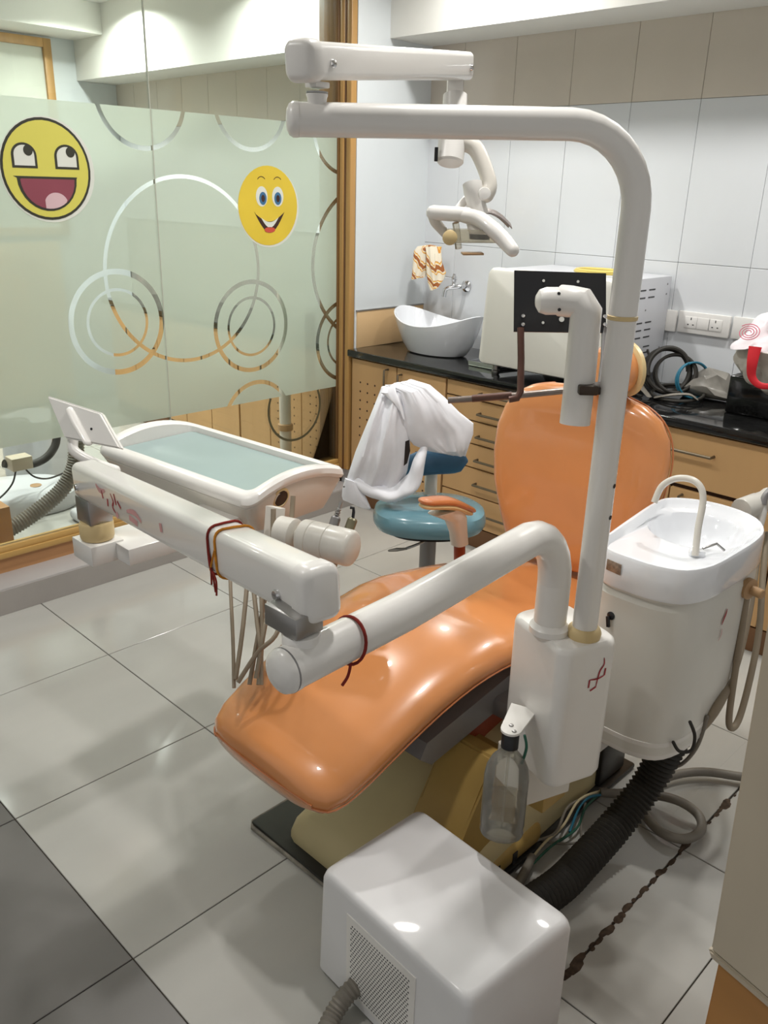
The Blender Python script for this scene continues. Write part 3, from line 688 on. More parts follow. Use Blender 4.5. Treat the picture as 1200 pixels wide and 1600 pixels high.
# round gauge on the front face, near the right end
gq = Vector((1.624,-0.038,0.886)); gn = Vector((.25,-.95,.0)).normalized()
gq = T0 + tu*.308 + tv*-.060 + Vector((0,0,.852)); gn = (tu*.98+Vector((0,0,-.2))).normalized()
b = B(); lathe(b, [(.028,-.006),(.028,.004),(.022,.006),(.021,.004)], gq, 24, axis=gn); obj('gauge_bezel', b, CREAM, tr)
b = B(); lathe(b, [(.021,.003),(.021,.0045),(.012,.0055),(.003,.006)], gq, 24, axis=gn); lab(obj('gauge_face', b, BLK, tr), 'dark round gauge face')
b = B(); q = gq+tv*.055+Vector((0,0,.012)); lathe(b, [(.004,0),(.004,.006)], q, 10, axis=gn); obj('screw_hole', b, BLK, tr)
# beam below the tray, box end piece in front
b = B(); box(b, (fb.x-.045,fb.y-.040,.765), (fb.x+.045,fb.y+.040,.812), .002)
box(b, (fb.x-.04,fb.y+.02,.768), (fb.x+.10,.05,.808), .002); obj('support_beam', b, WHT, tr)
b = B(); tube(b, [(fb.x+.03,.02,.79),(fb.x+.03,.02,.80)], .03, 12); obj('beam_hub', b, WH2, tr)
# tilted film viewer seen from behind
m0, m1, m2, m3 = Vector((1.084,-0.323,1.071)), Vector((1.265,-0.276,1.055)), Vector((1.354,-0.278,0.985)), Vector((1.177,-0.332,0.984))
nn = (m1-m0).cross(m3-m0).normalized(); nn = -nn if nn.dot(Vector((.65,-.67,.35))) < 0 else nn
b = B(); prism(b, [m0,m1,m2,m3], -nn*.016); bmesh.ops.bevel(b, geom=list(b.edges), offset=.004, segments=3, affect='EDGES'); vw = obj('film_viewer', b, WHT, tr)
ctr = (m0+m1+m2+m3)/4; eu = (m1-m0).normalized(); ev = (m3-m0).normalized()
b = B(); tube(b, [ctr-eu*.022-ev*.030, ctr-eu*.018, ctr-eu*.008+ev*.055], [.013,.015,.012], 14, round_end=True, flat=.6); obj('viewer_hinge', b, WHT, vw)
b = B(); lathe(b, [(.003,0),(.003,.002)], ctr+eu*.028+ev*.008, 8, axis=nn); obj('screw_hole', b, BLK, vw)
b = B(); tube(b, [(1.155,-0.293,0.999), (1.171,-0.308,0.969), (1.192,-0.314,0.948), (1.244,-0.289,0.926), (1.291,-0.265,0.915)], .013, 12, round_end=True); obj('viewer_stalk', b, WHT, tr)
# instrument holder hanging at the right end of the tray
ih = thing('instrument_holder', (1.66,.0,.78), 'translucent taped cylinder holder hanging below the tray with two dental tools in it', 'holder')
TAPE = nmat('taped_plastic', lin(214,210,201), .3, var=.07, scale=14)
c0, c1_ = Vector((1.727,-0.043,0.815)), Vector((1.859,-0.004,0.814)); ax = (c1_-c0).normalized(); Lc = (c1_-c0).length
b = B(); lathe(b, [(.030,0),(.041,.004),(.042,Lc*.2),(.0405,Lc*.21),(.0405,Lc*.23),(.042,Lc*.24),(.042,Lc*.52),(.0405,Lc*.53),(.0405,Lc*.55),(.042,Lc*.56),(.042,Lc*.93),(.040,Lc*.97),(.034,Lc)], c0, 28, axis=ax); obj('holder_cylinder', b, TAPE, ih)
b = B(); rod(b, c0-ax*.065, c0+ax*.01, .014); obj('holder_shaft', b, WH2, ih)
b = B(); lathe(b, [(.025,0),(.036,.004),(.037,.045),(.030,.05)], c0-ax*.066, 24, axis=ax); obj('rear_drum', b, TAPE, ih)
b = B(); prism(b, [Vector((1.596,-0.045,0.854)),Vector((1.622,-0.023,0.848)),Vector((1.637,-0.047,0.776)),Vector((1.612,-0.066,0.786))], (.006,.012,0)); obj('hanger_plate', b, WH2, ih)
h1 = thing('dental_handpiece', (1.746,0.04,0.824), 'grey handpiece with a stepped metal coupling, left of the two', 'handpiece')
p0, p1 = Vector((1.759,0.022,0.823)), Vector((1.756,0.051,0.882)); ax = (p1-p0).normalized(); l_ = (p1-p0).length
b = B(); lathe(b, [(.011,-.03),(.012,0),(.012,l_*.45),(.009,l_*.5)], p0, 14, axis=ax); obj('body', b, GREY, h1)
b = B(); lathe(b, [(.006,l_*.5),(.0035,l_*.52),(.0065,l_*.54),(.0065,l_*.58),(.004,l_*.6),(.0065,l_*.62),(.0065,l_*.68),(.004,l_*.7),(.006,l_*.73),(.006,l_*.78),(.004,l_*.8),(.0045,l_*1.05)], p0, 14, axis=ax); obj('coupling', b, STEEL, h1)
h2 = thing('dental_syringe', (1.771,0.056,0.806), 'small air-water syringe with a bent black tip, right of the two', 'syringe')
p0, p1 = Vector((1.793,0.036,0.813)), Vector((1.793,0.055,0.85)); ax = (p1-p0).normalized()
b = B(); lathe(b, [(.011,-.02),(.012,0),(.012,(p1-p0).length),(.008,(p1-p0).length+.004)], p0, 14, axis=ax); obj('body', b, nmat('worn_brass_grey', lin(130,126,104), .35, .6), h2)
b = B(); tube(b, [p1, Vector((1.79,0.061,0.867)), Vector((1.787,0.063,0.875)), Vector((1.781,0.058,0.876))], .0038, 8, smooth=False); obj('tip', b, BLK, h2)
# hoses hanging from the tray
hs_ = [((1.563,-0.124,0.766),(1.626,-0.176,0.721),(1.707,-0.232,0.607),(1.767,-0.276,0.528)),((1.591,-0.096,0.767),(1.665,-0.157,0.712),(1.718,-0.214,0.621),(1.764,-0.269,0.545)),
 ((1.597,-0.09,0.768),(1.668,-0.142,0.708),(1.727,-0.178,0.644),(1.774,-0.205,0.592),(1.808,-0.232,0.536)),((1.613,-0.074,0.768),(1.7,-0.143,0.704),(1.751,-0.182,0.622),(1.804,-0.236,0.536)),
 ((1.626,-0.061,0.769),(1.692,-0.119,0.709),(1.737,-0.183,0.617),(1.782,-0.245,0.53)),((1.643,-0.052,0.755),(1.711,-0.112,0.714),(1.763,-0.18,0.659),(1.803,-0.242,0.554)),
 ((1.677,-0.044,0.764),(1.735,-0.101,0.719),(1.802,-0.177,0.649),(1.783,-0.221,0.602),(1.777,-0.272,0.545))]
labs = ['thin beige hose hanging nearest the left', 'beige hose leaning left below the tray', 'beige hose crossing behind the others', 'straight beige hose in the middle of the bundle', 'beige hose bending left towards the legrest', 'beige hose bending left, right part of the bundle', 'beige hose crossing low, rightmost of the bundle']
for i, P in enumerate(hs_):
    b = B(); tube(b, P, .0052 if i else .0042, 10); tag(obj('instrument_hose', b, HOSE, None), labs[i], 'hose', 'hoses under the tray')
for P, l in (([(1.782,-0.036,0.782),(1.788,-0.047,0.752),(1.763,-0.039,0.7)],'short beige hose below the left handpiece'),([(1.819,-0.014,0.785),(1.805,-0.017,0.749),(1.784,-0.018,0.701)],'short beige hose below the bent-tip syringe'),([(1.633,-0.051,0.858),(1.65,-0.068,0.795),(1.687,-0.103,0.719)],'beige hose dropping beside the hanger plate'),([(1.658,-0.011,0.888),(1.673,-0.03,0.824),(1.706,-0.065,0.755)],'beige hose dropping in front of the rear drum')):
    b = B(); tube(b, P, .0062, 10); tag(obj('instrument_hose', b, HOSE, None), l, 'hose', 'short hoses by the tool holder')
# threads tied round the arms
def looped(name, q, du, dv, hw, hh, mat, label, tail):
    t = thing(name, q, label, 'thread')
    b = B(); P = []
    for i in range(24):
        a = 2*PI*i/24; P.append(q + du*hw*math.copysign(abs(math.cos(a))**.45, math.cos(a)) + dv*hh*math.copysign(abs(math.sin(a))**.45, math.sin(a)))
    P.append(P[0]); tube(b, P, .0022, 6, smooth=False); obj('loop', b, mat, t)
    b = B()
    for T_ in tail: tube(b, T_, .0018, 6, n=4)
    obj('tails', b, mat, t); return t
q = N0+dd*.265
k1 = q + sd*.034 - u*.010
looped('sacred_thread', q+dd*.02, sd, u, .0335, .0425, REDT, 'dark red thread tied round the rectangular arm', [[k1+dd*.02+u*.02, k1+dd*.015-u*.012, k1+dd*.018-u*.045],[k1+dd*.02, k1+dd*.01-u*.03, k1+dd*.006-u*.055],[k1+dd*.01-u*.02, k1-u*.035, k1+dd*.004-u*.06]])
looped('sacred_thread', q-dd*.012, (sd+dd*.25).normalized(), u, .034, .0425, YELT, 'yellow orange thread beside the red one on the rectangular arm', [[k1-dd*.005+u*.02, k1+dd*.01-u*.005, k1+dd*.018-u*.02]])
t = thing('sacred_thread', (2.326,-.455,az), 'dark red thread tied round the round white tube', 'thread')
b = B(); P = [Vector((2.3265+.0345*math.cos(a), -.455+.008*math.sin(a), az+.004+.0345*math.sin(a))) for a in [2*PI*i/24 for i in range(25)]]
tube(b, P, .0026, 6, smooth=False); obj('loop', b, REDT, t)
b = B(); tube(b, [(2.338,-.462,az-.026),(2.341,-.47,az-.043),(2.337,-.478,az-.058)], .0024, 6, n=4); obj('tails', b, REDT, t)
# ------------------------------------------------------------ light pole
lp = thing('light_pole', pc, 'tall white pole bent into a horizontal top tube, carrying the lamp', 'pole')
pz = 1.672
e1 = Vector((2.04,-0.302,1.664)); px_ = Vector((pc.x,pc.y,0)); dr = (Vector((e1.x,e1.y,0))-px_).normalized()
P = [(pc.x,pc.y,.765),(pc.x,pc.y,1.235)]
b = B(); tube(b, P, .0245, 24, smooth=False); obj('lower_pole', b, WHT, lp)
P = [Vector((pc.x,pc.y,1.235)), Vector((pc.x,pc.y,1.38))]; br_ = .125
P.append(Vector((pc.x,pc.y,pz-br_)))
for a in range(10,91,10): P.append(px_ + dr*br_*(1-math.cos(math.radians(a))) + Vector((0,0,pz-br_+br_*math.sin(math.radians(a)))))
P.append(e1)
b = B(); tube(b, P, .0245, 24, smooth=False); obj('upper_tube', b, WHT, lp)
b = B(); lathe(b, [(.0245,-.004),(.0262,-.003),(.0262,.003),(.0245,.004)], (pc.x,pc.y,1.372), 24); obj('joint_ring', b, CREAM, lp)
b = B(); lathe(b, [(.0252,0),(.0254,.008),(.022,.014),(.014,.018),(.004,.019)], e1, 24, axis=dr); obj('end_cap', b, WHT, lp)
for z in (1.008,1.07):
    b = B(); q = Vector((pc.x,pc.y,z))+Vector((.93,.05,0)).normalized()*.0246; lathe(b, [(.0045,0),(.0045,.0006)], q, 10, axis=(.93,.05,0)); obj('screw_hole', b, BLK, lp)
pv = e1 - dr*.028
b = B(); lathe(b, [(.013,.015),(.015,.030),(.0165,.034),(.0165,.036),(.012,.037)], pv, 20); obj('pivot_stub', b, WHT, lp)
b = B(); lathe(b, [(.0166,.0365),(.0166,.039),(.010,.0395)], pv, 20); obj('pivot_washer', b, STEEL, lp)
# lamp arm: rectangular
LN = Vector((2.084,-0.341,1.736)); LF = Vector((1.892,0.255,1.803)); ld = (LF-LN).normalized()
la = thing('lamp_arm', LN, 'white rectangular spring arm above the horizontal top tube', 'swivel arm')
b = B(); d, s, u_ = sweepbox(b, LN+ld*.0345, LF, .044, .050, .010, 0, .008); obj('box_arm', b, WHT, la)
b = B(); sweepbox(b, LN, LN+ld*.034, .050, .057, .016, .010, 0); obj('end_cap', b, WHT, la)
sl = s if s.dot(Vector((.7,-.7,0))) > 0 else -s
for q in (LN+ld*.062-u_*.004, LF-ld*.022-u_*.003):
    b = B(); screw(b, q+sl*.022, sl, .0062, .005); obj('pivot_bolt', b, CHR, la)
b = B(); box(b, (pv.x-.012,pv.y-.014,pz+.0355), (pv.x+.014,pv.y+.014,LN.z-.02), .002); obj('pivot_block', b, WHT, la)
# ------------------------------------------------------------ dental lamp
dl = thing('dental_lamp', (1.97,0.223,1.544), 'white dental operating lamp with curved handles hanging below the pole', 'lamp')
def D_(): pass
b = B(); box(b, (1.86,0.232,1.735), (1.86,0.232,1.735)); b.free()
q0 = Vector((1.883,0.237,1.785)); q1 = Vector((1.895,0.227,1.745)); q2 = Vector((1.927,0.19,1.617))
b = B(); obox(b, (q0+q1)/2, (.032,.026,(q1-q0).length), (.716,.698,0), (.698,-.716,0), .003); obj('yoke', b, WHT, dl)
b = B(); obox(b, q0+Vector((.716,.698,0))*-.002+Vector((.698,-.716,0))*.0135-Vector((0,0,.006)), (.013,.001,.010), (.716,.698,0), (.698,-.716,0)); obj('yoke_slot', b, BLK, dl)
b = B(); rod(b, q1+Vector((0,0,.002)), Vector((1.915,0.206,1.669)), .0245, 20); obj('pivot_sleeve', b, WHT, dl)
b = B(); rod(b, Vector((1.913,0.204,1.67)), Vector((1.923,0.188,1.62)), .0275, 22, bev=.004); sw = obj('switch_barrel', b, WHT, dl)
b = B(); obox(b, Vector((1.913,0.157,1.636)), (.007,.010,.026), (.716,.698,0), (.698,-.716,0), .001); obj('rocker_switch', b, BLK, sw)
b = B(); tube(b, [(1.929,0.215,1.661),(1.951,0.231,1.65),(1.975,0.235,1.614),(1.991,0.234,1.581),(1.992,0.225,1.563)], [.016,.0165,.0155,.0155,.015], 16, round_end=True); obj('curved_arm', b, WH2, dl)
b = B(); lathe(b, [(.012,0),(.013,.006),(.011,.011),(.003,.012)], (2.007,0.198,1.564), 18, axis=(.698,-.716,.2)); obj('joint_knob', b, WHT, dl)
b = B(); tube(b, [(1.966,0.21,1.584),(1.972,0.208,1.568),(1.973,0.215,1.55),(1.977,0.219,1.525)], [.020,.020,.019,.023], 16, smooth=False); obj('lamp_neck', b, WHT, dl)
b = B(); tube(b, [(1.945,0.195,1.537),(1.952,0.21,1.553),(1.958,0.221,1.562)], [.007,.009,.010], 12, round_end=True); obj('neck_brace', b, WHT, dl)
b = B(); tube(b, [(1.912,0.157,1.527),(1.94,0.17,1.526),(1.975,0.188,1.525)], .0145, 16, round_end=True); hb = obj('handle_bar', b, WHT, dl)
b = B(); tube(b, [(1.973,0.185,1.523),(2.007,0.186,1.519),(2.048,0.185,1.499),(2.076,0.187,1.479),(2.096,0.185,1.465)], [.0145,.015,.0155,.015,.013], 16, round_end=True); obj('handle', b, WHT, dl)
b = B(); tube(b, [(1.911,0.156,1.526),(1.912,0.164,1.51),(1.919,0.177,1.495),(1.929,0.187,1.481)], [.0115,.011,.010,.009], 14, round_end=True); obj('handle', b, WH2, dl)
RFL = nmat('reflector_grey', lin(150,140,138), .3, .5, var=.04)
b = B(); L = []
for i in range(10):
    t = i/9; a = Vector((1.95,0.256,1.53)).lerp(Vector((2.006,0.293,1.498)), t) + Vector((0,0,.012*math.sin(PI*t*.9)))
    L.append([a+Vector((.698,-.716,0))*.030*k_ + Vector((0,0,1))*(.008*(1-abs(k_))) for k_ in (-1,-.5,0,.5,1)] + [a+Vector((.698,-.716,0))*.030*k_ + Vector((0,0,1))*(.008*(1-abs(k_))-.003) for k_ in (1,.5,0,-.5,-1)])
loft(b, L); lab(obj('reflector_shell', b, RFL, dl), 'grey curved reflector shell')
b = B(); L = []
for (u0,u1,v_) in ((728,752,342),(733,760,352),(735,765,362),(735,765,367)):
    pass
b = B(); ca_, cb_ = Vector((1.979,0.204,1.52)), Vector((1.997,0.205,1.489))
L = []
for t, w in ((0,.018),(.5,.020),(.75,.021),(1,.021)):
    c = ca_.lerp(cb_, t); L.append([c+Vector((.716,.698,0))*w*math.cos(2*PI*i/20)+Vector((.698,-.716,0))*w*.8*math.sin(2*PI*i/20) for i in range(20)])
loft(b, L); obj('bulb_housing', b, WHT, dl)
b = B(); rod(b, cb_, cb_-Vector((0,0,.010)), .0215, 20, .020); lab(obj('bulb_rim', b, BLK, dl), 'black rim of the bulb housing')
b = B(); s0 = Vector((1.999,0.184,1.475)); obox(b, s0, (.118,.055,.002), (.716,.698,.02), (.698,-.716,0)); obox(b, s0-Vector((.716,.698,0))*.058+Vector((0,0,.013)), (.002,.055,.028), (.716,.698,0), (.698,-.716,0)); obox(b, s0+Vector((.698,-.716,0))*.027+Vector((0,0,.012)), (.116,.002,.024), (.716,.698,.02), (.698,-.716,0)); obox(b, s0-Vector((.698,-.716,0))*.027+Vector((0,0,.012)), (.116,.002,.024), (.716,.698,.02), (.698,-.716,0))
lab(obj('clear_shield', b, SHLD, dl), 'clear plastic splash shield')
b = B(); obox(b, Vector((2.003,0.177,1.453)), (.042,.05,.004), (.716,.698,.03), (.698,-.716,0), .001); obj('shield_tab', b, TANP, dl)
b = B(); tube(b, [(1.956,0.176,1.509),(1.964,0.173,1.489),(1.974,0.168,1.461)], .007, 8); obj('shield_post', b, SHLD, dl)
b = B(); lathe(b, [(.012,-.006),(.0145,-.003),(.0145,.005),(.010,.008)], (1.983,0.129,1.483), 20, axis=(.698,-.716,.1)); lab(obj('shield_knob', b, CREAM, dl), 'cream plastic knob')
# ------------------------------------------------------------ monitor bracket on the pole
mb = thing('monitor_bracket', (2.347,0.109,1.256), 'white elbow tube with black mounting plate, clamped to the pole', 'bracket')
k0, k1_, k2 = Vector((2.321,0.116,1.192)), Vector((2.324,0.112,1.389)), Vector((2.262,0.098,1.392))
b = B(); P = [Vector((2.318,0.113,1.177)), Vector((2.315,0.119,1.249)), Vector((2.313,0.12,1.34)), Vector((2.316,0.118,1.372)), Vector((2.303,0.115,1.391)), Vector((2.284,0.112,1.392)), Vector((2.265,0.109,1.392))]
tube(b, [P[0],P[1],P[2],Vector((2.313,0.119,1.379)),Vector((2.304,0.116,1.391)),P[5],P[6]], .0275, 24, smooth=False); ob_ = obj('elbow_tube', b, WHT, mb)
b = B(); lathe(b, [(.020,0),(.024,.003),(.024,.024),(.020,.036),(.010,.042),(.002,.043)], Vector((2.267,0.103,1.392)), 22, axis=Vector((2.244,0.08,1.391))-Vector((2.267,0.103,1.392))); obj('ball_end', b, WHT, mb)
for q_, e_ in ((Vector((2.275,0.086,1.406)),.5),(Vector((2.283,0.08,1.38)),.3)):
    b = B(); lathe(b, [(.003,0),(.003,.002)], q_, 8, axis=(.698,-.716,e_)); obj('screw_hole', b, BLK, mb)
b = B(); lathe(b, [(.0279,-.001),(.0279,.001)], Vector((2.317,0.12,1.24)), 24, axis=(P[1]-P[2]).normalized()); obj('sleeve_seam', b, GREY, mb)
pA, pB, pC, pD = Vector((2.134,0.144,1.432)), Vector((2.258,0.265,1.431)), Vector((2.288,0.238,1.326)), Vector((2.164,0.116,1.324))
pn = (pB-pA).cross(pD-pA).normalized(); pn = -pn if pn.dot(Vector((.7,-.7,.2))) < 0 else pn
b = B(); prism(b, [pA,pB,pC,pD], -pn*.004); pl = obj('mounting_plate', b, BLK, mb, smooth=False)
WHO = nmat('plate_hole_light', lin(214,214,208), .5)
b = B()
for q in (Vector((2.179,0.177,1.415)),Vector((2.225,0.223,1.415)),Vector((2.199,0.158,1.341))): lathe(b, [(.0026,0),(.0026,.0012)], q, 10, axis=pn)
lathe(b, [(.005,0),(.005,.0012)], Vector((2.223,0.183,1.348)), 14, axis=pn); obj('plate_hole', b, WHO, pl)
for q in (Vector((2.17,0.133,1.352)),Vector((2.174,0.129,1.337)),Vector((2.279,0.241,1.355)),Vector((2.283,0.238,1.341))):
    b = B(); screw(b, q, pn, .0042, .003); obj('screw', b, CHR, pl)
b = B(); tube(b, [Vector((2.176,0.12,1.332)),Vector((2.192,0.107,1.279)),Vector((2.208,0.091,1.22)),Vector((2.207,0.084,1.209)),Vector((2.196,0.073,1.206))], .0068, 10, smooth=False); lab(obj('bent_rod', b, BRN, mb), 'brown painted rod bent at the bottom')
b = B(); tube(b, [Vector((2.098,0.013,1.195)),Vector((2.186,0.076,1.209)),Vector((2.29,0.151,1.23))], .0062, 10, smooth=False); lab(obj('cross_rod', b, nmat('worn_rod', lin(140,128,120), .35, .6, var=.15, scale=30), mb), 'worn steel horizontal rod')
b = B(); tube(b, [Vector((2.137,0.037,1.202)),Vector((2.197,0.08,1.213))], .0070, 10, smooth=False); obj('rod_sleeve', b, BRN, mb)
b = B(); tube(b, [Vector((2.281,0.243,1.334)),Vector((2.298,0.223,1.281)),Vector((2.312,0.199,1.238))], .0060, 10, smooth=False); lab(obj('bent_rod', b, GREY, mb), 'grey rod behind the pole')
b = B(); obox(b, Vector((2.341,0.105,1.246)), (.034,.028,.017), (.716,.698,0), (.698,-.716,0), .003); obox(b, Vector((2.342,0.141,1.243)), (.020,.05,.014), (.716,.698,0), (.698,-.716,0), .003); lab(obj('clamp', b, nmat('clamp_bronze', lin(70,58,50), .35, .6), mb), 'dark metal clamp')
# ------------------------------------------------------------ spittoon unit
RV = Vector((.716,.698,0)); TV = Vector((.698,-.716,0))
OUT = [(2.205,.50),(2.218,.435),(2.262,.405),(2.317,.400),(2.380,.404),(2.436,.432),(2.464,.50),(2.470,.60),(2.470,.71),(2.455,.80),(2.405,.872),(2.325,.902),(2.245,.893),(2.185,.85),(2.172,.79),(2.184,.65)]
def closed(pts, n=3):
    P = [Vector((a,b_,0)) for a,b_ in pts]; N = len(P); out = []
    for i in range(N):
        p0,p1,p2,p3 = P[i-1],P[i],P[(i+1)%N],P[(i+2)%N]
        for k_ in range(n):
            t = k_/n; out.append(.5*((2*p1)+(p2-p0)*t+(2*p0-5*p1+4*p2-p3)*t*t+(3*p1-p0-3*p2+p3)*t**3))
    return out
OC = closed(OUT); occ = Vector((2.325,.65,0))
def oloop(sc, z, c=occ, ins=0.):
    L = []
    for q in OC:
        d_ = q-occ; 
        if ins: d_ = d_*(1-ins/d_.length)
        L.append(Vector((c.x+d_.x*sc, c.y+d_.y*sc, z(q) if callable(z) else z)))
    return L
def bloop(rx, ry, z, c):
    L = []
    for q in OC:
        a = math.atan2((q-occ).y/.25, (q-occ).x/.145); L.append(Vector((c[0]+rx*math.cos(a), c[1]+ry*math.sin(a), z)))
    return L
sp_ = thing('spittoon_unit', (2.325,.65,.28), 'white spittoon unit with ceramic bowl, curved rinse spout and key lock beside the column', 'spittoon')
b = B(); loft(b, [oloop(1,.742,ins=.010), oloop(1,.742), oloop(1.012,.748), oloop(1.0,.815), oloop(1,.822,ins=.004), oloop(1,.822,ins=.012), oloop(1,.815,ins=.020), oloop(1,.806,ins=.028),
    bloop(.118,.128,.800,(2.318,.735)), bloop(.112,.122,.790,(2.318,.735)), bloop(.100,.108,.760,(2.318,.735)), bloop(.075,.08,.735,(2.318,.735)), bloop(.03,.03,.722,(2.318,.735)), bloop(.004,.004,.720,(2.318,.735))], cap0=False)
bowl = obj('basin_top', b, CER, sp_)
def bz(z, drop): return lambda q: z + max(0,(q.y-.60))*drop
b = B(); loft(b, [oloop(.94,.760), oloop(.94,.730), oloop(.985,.718), oloop(.985,.60), oloop(.975,bz(.45,.25)), oloop(.965,bz(.345,.6)), oloop(.93,bz(.322,.7)), oloop(.80,bz(.305,.8))], cap0=False)
body = obj('unit_body', b, ENAM, sp_)
b = B(); loft(b, [oloop(.945,bz(.325,.7)), oloop(.955,bz(.33,.7)), oloop(.955,bz(.362,.65)), oloop(.97,bz(.363,.65)), oloop(.9725,bz(.375,.6)), oloop(.9,bz(.376,.6))]); lab(obj('lower_lip', b, WHT, sp_), 'lower lip of the body cover')
b = B(); tube(b, [(2.395,0.559,0.807),(2.383,0.579,0.866),(2.373,0.605,0.919),(2.359,0.614,0.949),(2.332,0.617,0.961),(2.295,0.615,0.954),(2.269,0.606,0.93),(2.262,0.594,0.891)], .0078, 12); obj('rinse_spout', b, CREAM if False else WH2, sp_)
b = B(); obox(b, Vector((2.392,0.573,0.809)), (.034,.022,.018), (.8,.6,0), (-.6,.8,0), .005); obj('spout_base', b, CER, sp_)
b = B(); tube(b, [(2.399,0.584,0.819),(2.415,0.619,0.826),(2.432,0.628,0.812)], .0030, 8, smooth=False); obj('cup_filler', b, STEEL, sp_)
fq = Vector((2.300,.4055,.0)); 
b = B(); q = Vector((2.302,0.418,0.783)); obox(b, Vector((2.283,.3985,.790)), (.040,.002,.026), (1,-.16,0), (.16,1,0), .0006); lab(obj('maker_plate', b, nmat('bronze_label', lin(168,150,132), .4, .4, var=.25, scale=90), sp_), 'small worn bronze label plate')
b = B(); obox(b, Vector((2.290,.412,.672)), (.024,.003,.036), (1,-.12,0), (.12,1,0), .001); kl = obj('lock_plate', b, WHT, sp_)
b = B(); lathe(b, [(.010,0),(.010,.008),(.007,.010)], (2.290,.410,.668), 14, axis=(-.12,-1,0)); obox(b, Vector((2.288,.396,.655)), (.008,.006,.026), (1,-.1,.2), (.1,1,0), .001); lab(obj('key', b, BLK, kl), 'black key in the lock')
for q in ((2.421,.435,.655),(2.425,.445,.40)):
    b = B(); lathe(b, [(.0035,0),(.0035,.002)], q, 8, axis=(.75,-.6,0)); obj('screw_hole', b, BLK, sp_)
b = B(); smear(b, (2.4700,.60,.66), (0,1,0), (0,0,1), (1,0,0), [[(.006,.024),(.004,.012),(-.004,.0),(-.010,-.012)]], .003); lab(obj('painted_mark', b, SMUD, body), 'short dark red painted stroke')
b = B(); smear(b, (2.4702,.60,.63), (0,1,0), (0,0,1), (1,0,0), [[(-.004,.006),(-.002,-.010),(-.014,-.022)]], .0014); obj('faint_mark', b, SMUF, body)
b = B(); box(b, (2.235,.45,.265), (2.285,.51,.312), .002); lab(obj('junction_box', b, WHT, sp_), 'small white junction box below the unit')
b = B(); box(b, (2.16,.62,.0185), (2.21,.76,.33), .01); lab(obj('support_frame', b, PLATE, sp_), 'dark support frame below the unit')
b = B(); lathe(b, [(.010,0),(.026,.003),(.026,.016),(.020,.019),(.012,.020),(.012,.046),(.010,.048)], (2.465,0.707,0.705), 20, axis=(.9,-.2,0)); lab(obj('hose_hook', b, TANP, sp_), 'tan plastic hose hook')
# handpiece holder on the far right
rh = thing('suction_holder', (2.311,1.087,0.775), 'white tube shaped suction holder behind the spittoon bowl', 'holder')
b = B(); p0, p1 = Vector((2.317,0.996,0.786)), Vector((2.349,1.208,0.791)); lathe(b, [(.020,-.002),(.030,0),(.032,.006),(.032,.075),(.030,.08),(.030,.12),(.034,.14)], p0, 22, axis=p1-p0); obj('holder_tube', b, TAPE, rh)
b = B(); tube(b, [(2.358,1.037,0.734),(2.351,1.053,0.776),(2.339,1.058,0.808)], [.010,.014,.012], 14); obj('suction_tip', b, WHT, rh)
b = B(); tube(b, [(2.351,1.05,0.799),(2.35,1.06,0.82),(2.356,1.074,0.835)], [.010,.009,.010], 12); lab(obj('valve', b, GREY, rh), 'grey valve lever')
for P, r, l, m in (([(2.353,1.056,0.723),(2.376,1.008,0.646),(2.414,0.913,0.539),(2.448,0.793,0.447),(2.475,0.646,0.402),(2.446,0.61,0.33),(2.391,0.622,0.286)],.012,'thick beige suction hose curving under the spittoon',HOSE),
    ([(2.364,1.087,0.705),(2.4,1.014,0.614),(2.447,0.925,0.5),(2.479,0.831,0.407),(2.495,0.762,0.33),(2.495,0.723,0.314),(2.488,0.706,0.352),(2.475,0.722,0.488),(2.471,0.718,0.63),(2.469,0.718,0.689)],.0085,'beige hose hanging in a narrow loop from the tan hook',HOSE),
    ([(2.478,0.487,0.436),(2.491,0.496,0.4),(2.491,0.491,0.363),(2.472,0.471,0.36),(2.456,0.466,0.379)],.004,'thin black cable looped below the spittoon',RUB),
    ([(2.471,0.606,0.391),(2.46,0.608,0.301),(2.434,0.607,0.235),(2.405,0.595,0.209)],.005,'thin grey hose curving to the floor below the spittoon',HOSE2)):
    b = B(); tube(b, P, r, 12, round_end=True); tag(obj('hose' if m is not RUB else 'cable', b, m), l, 'hose' if m is not RUB else 'cable')
# ------------------------------------------------------------ bottle on its bracket
bt = thing('water_bottle', (2.345,-0.044,0.354), 'clear plastic bottle with black cap hanging in front of the column', 'bottle')
t0, t1 = Vector((2.318,-0.001,0.542)), Vector((2.336,-0.03,0.34)); ax = (t0-t1).normalized(); H = (t0-t1).length
b = B(); lathe(b, [(.034,0),(.043,.004),(.045,.010),(.043,.018),(.045,.026),(.0455,H*.62),(.042,H*.73),(.032,H*.83),(.018,H*.90),(.0155,H*.93),(.0155,H)], t1, 28, axis=ax); obj('bottle_body', b, BOTG, bt)
b = B(); lathe(b, [(.032,.006),(.040,.010),(.0415,.03),(.042,H*.40),(.042,H*.405)], t1, 24, axis=ax); obj('water', b, WATER, bt)
b = B(); lathe(b, [(.0165,H*.93),(.0175,H*.935),(.0175,H*1.09),(.016,H*1.10)], t1, 22, axis=ax); obj('cap', b, BLK, bt)
b = B(); lathe(b, [(.0025,H*.1),(.0025,H*.98)], t1, 8, axis=ax); obj('dip_tube', b, SHLD, bt)
bk = thing('bottle_bracket', (2.361,0.013,0.6), 'white L-shaped bracket holding the bottle on the column', 'bracket')
tp = t1+ax*H*1.11; cd_ = (Vector((2.288,.085,0))-Vector((tp.x,tp.y,0))); cl_ = cd_.length; cd_.normalize(); cs_ = Vector((-cd_.y,cd_.x,0))
b = B(); c2_ = tp+Vector((.045,.045,0)); L = []
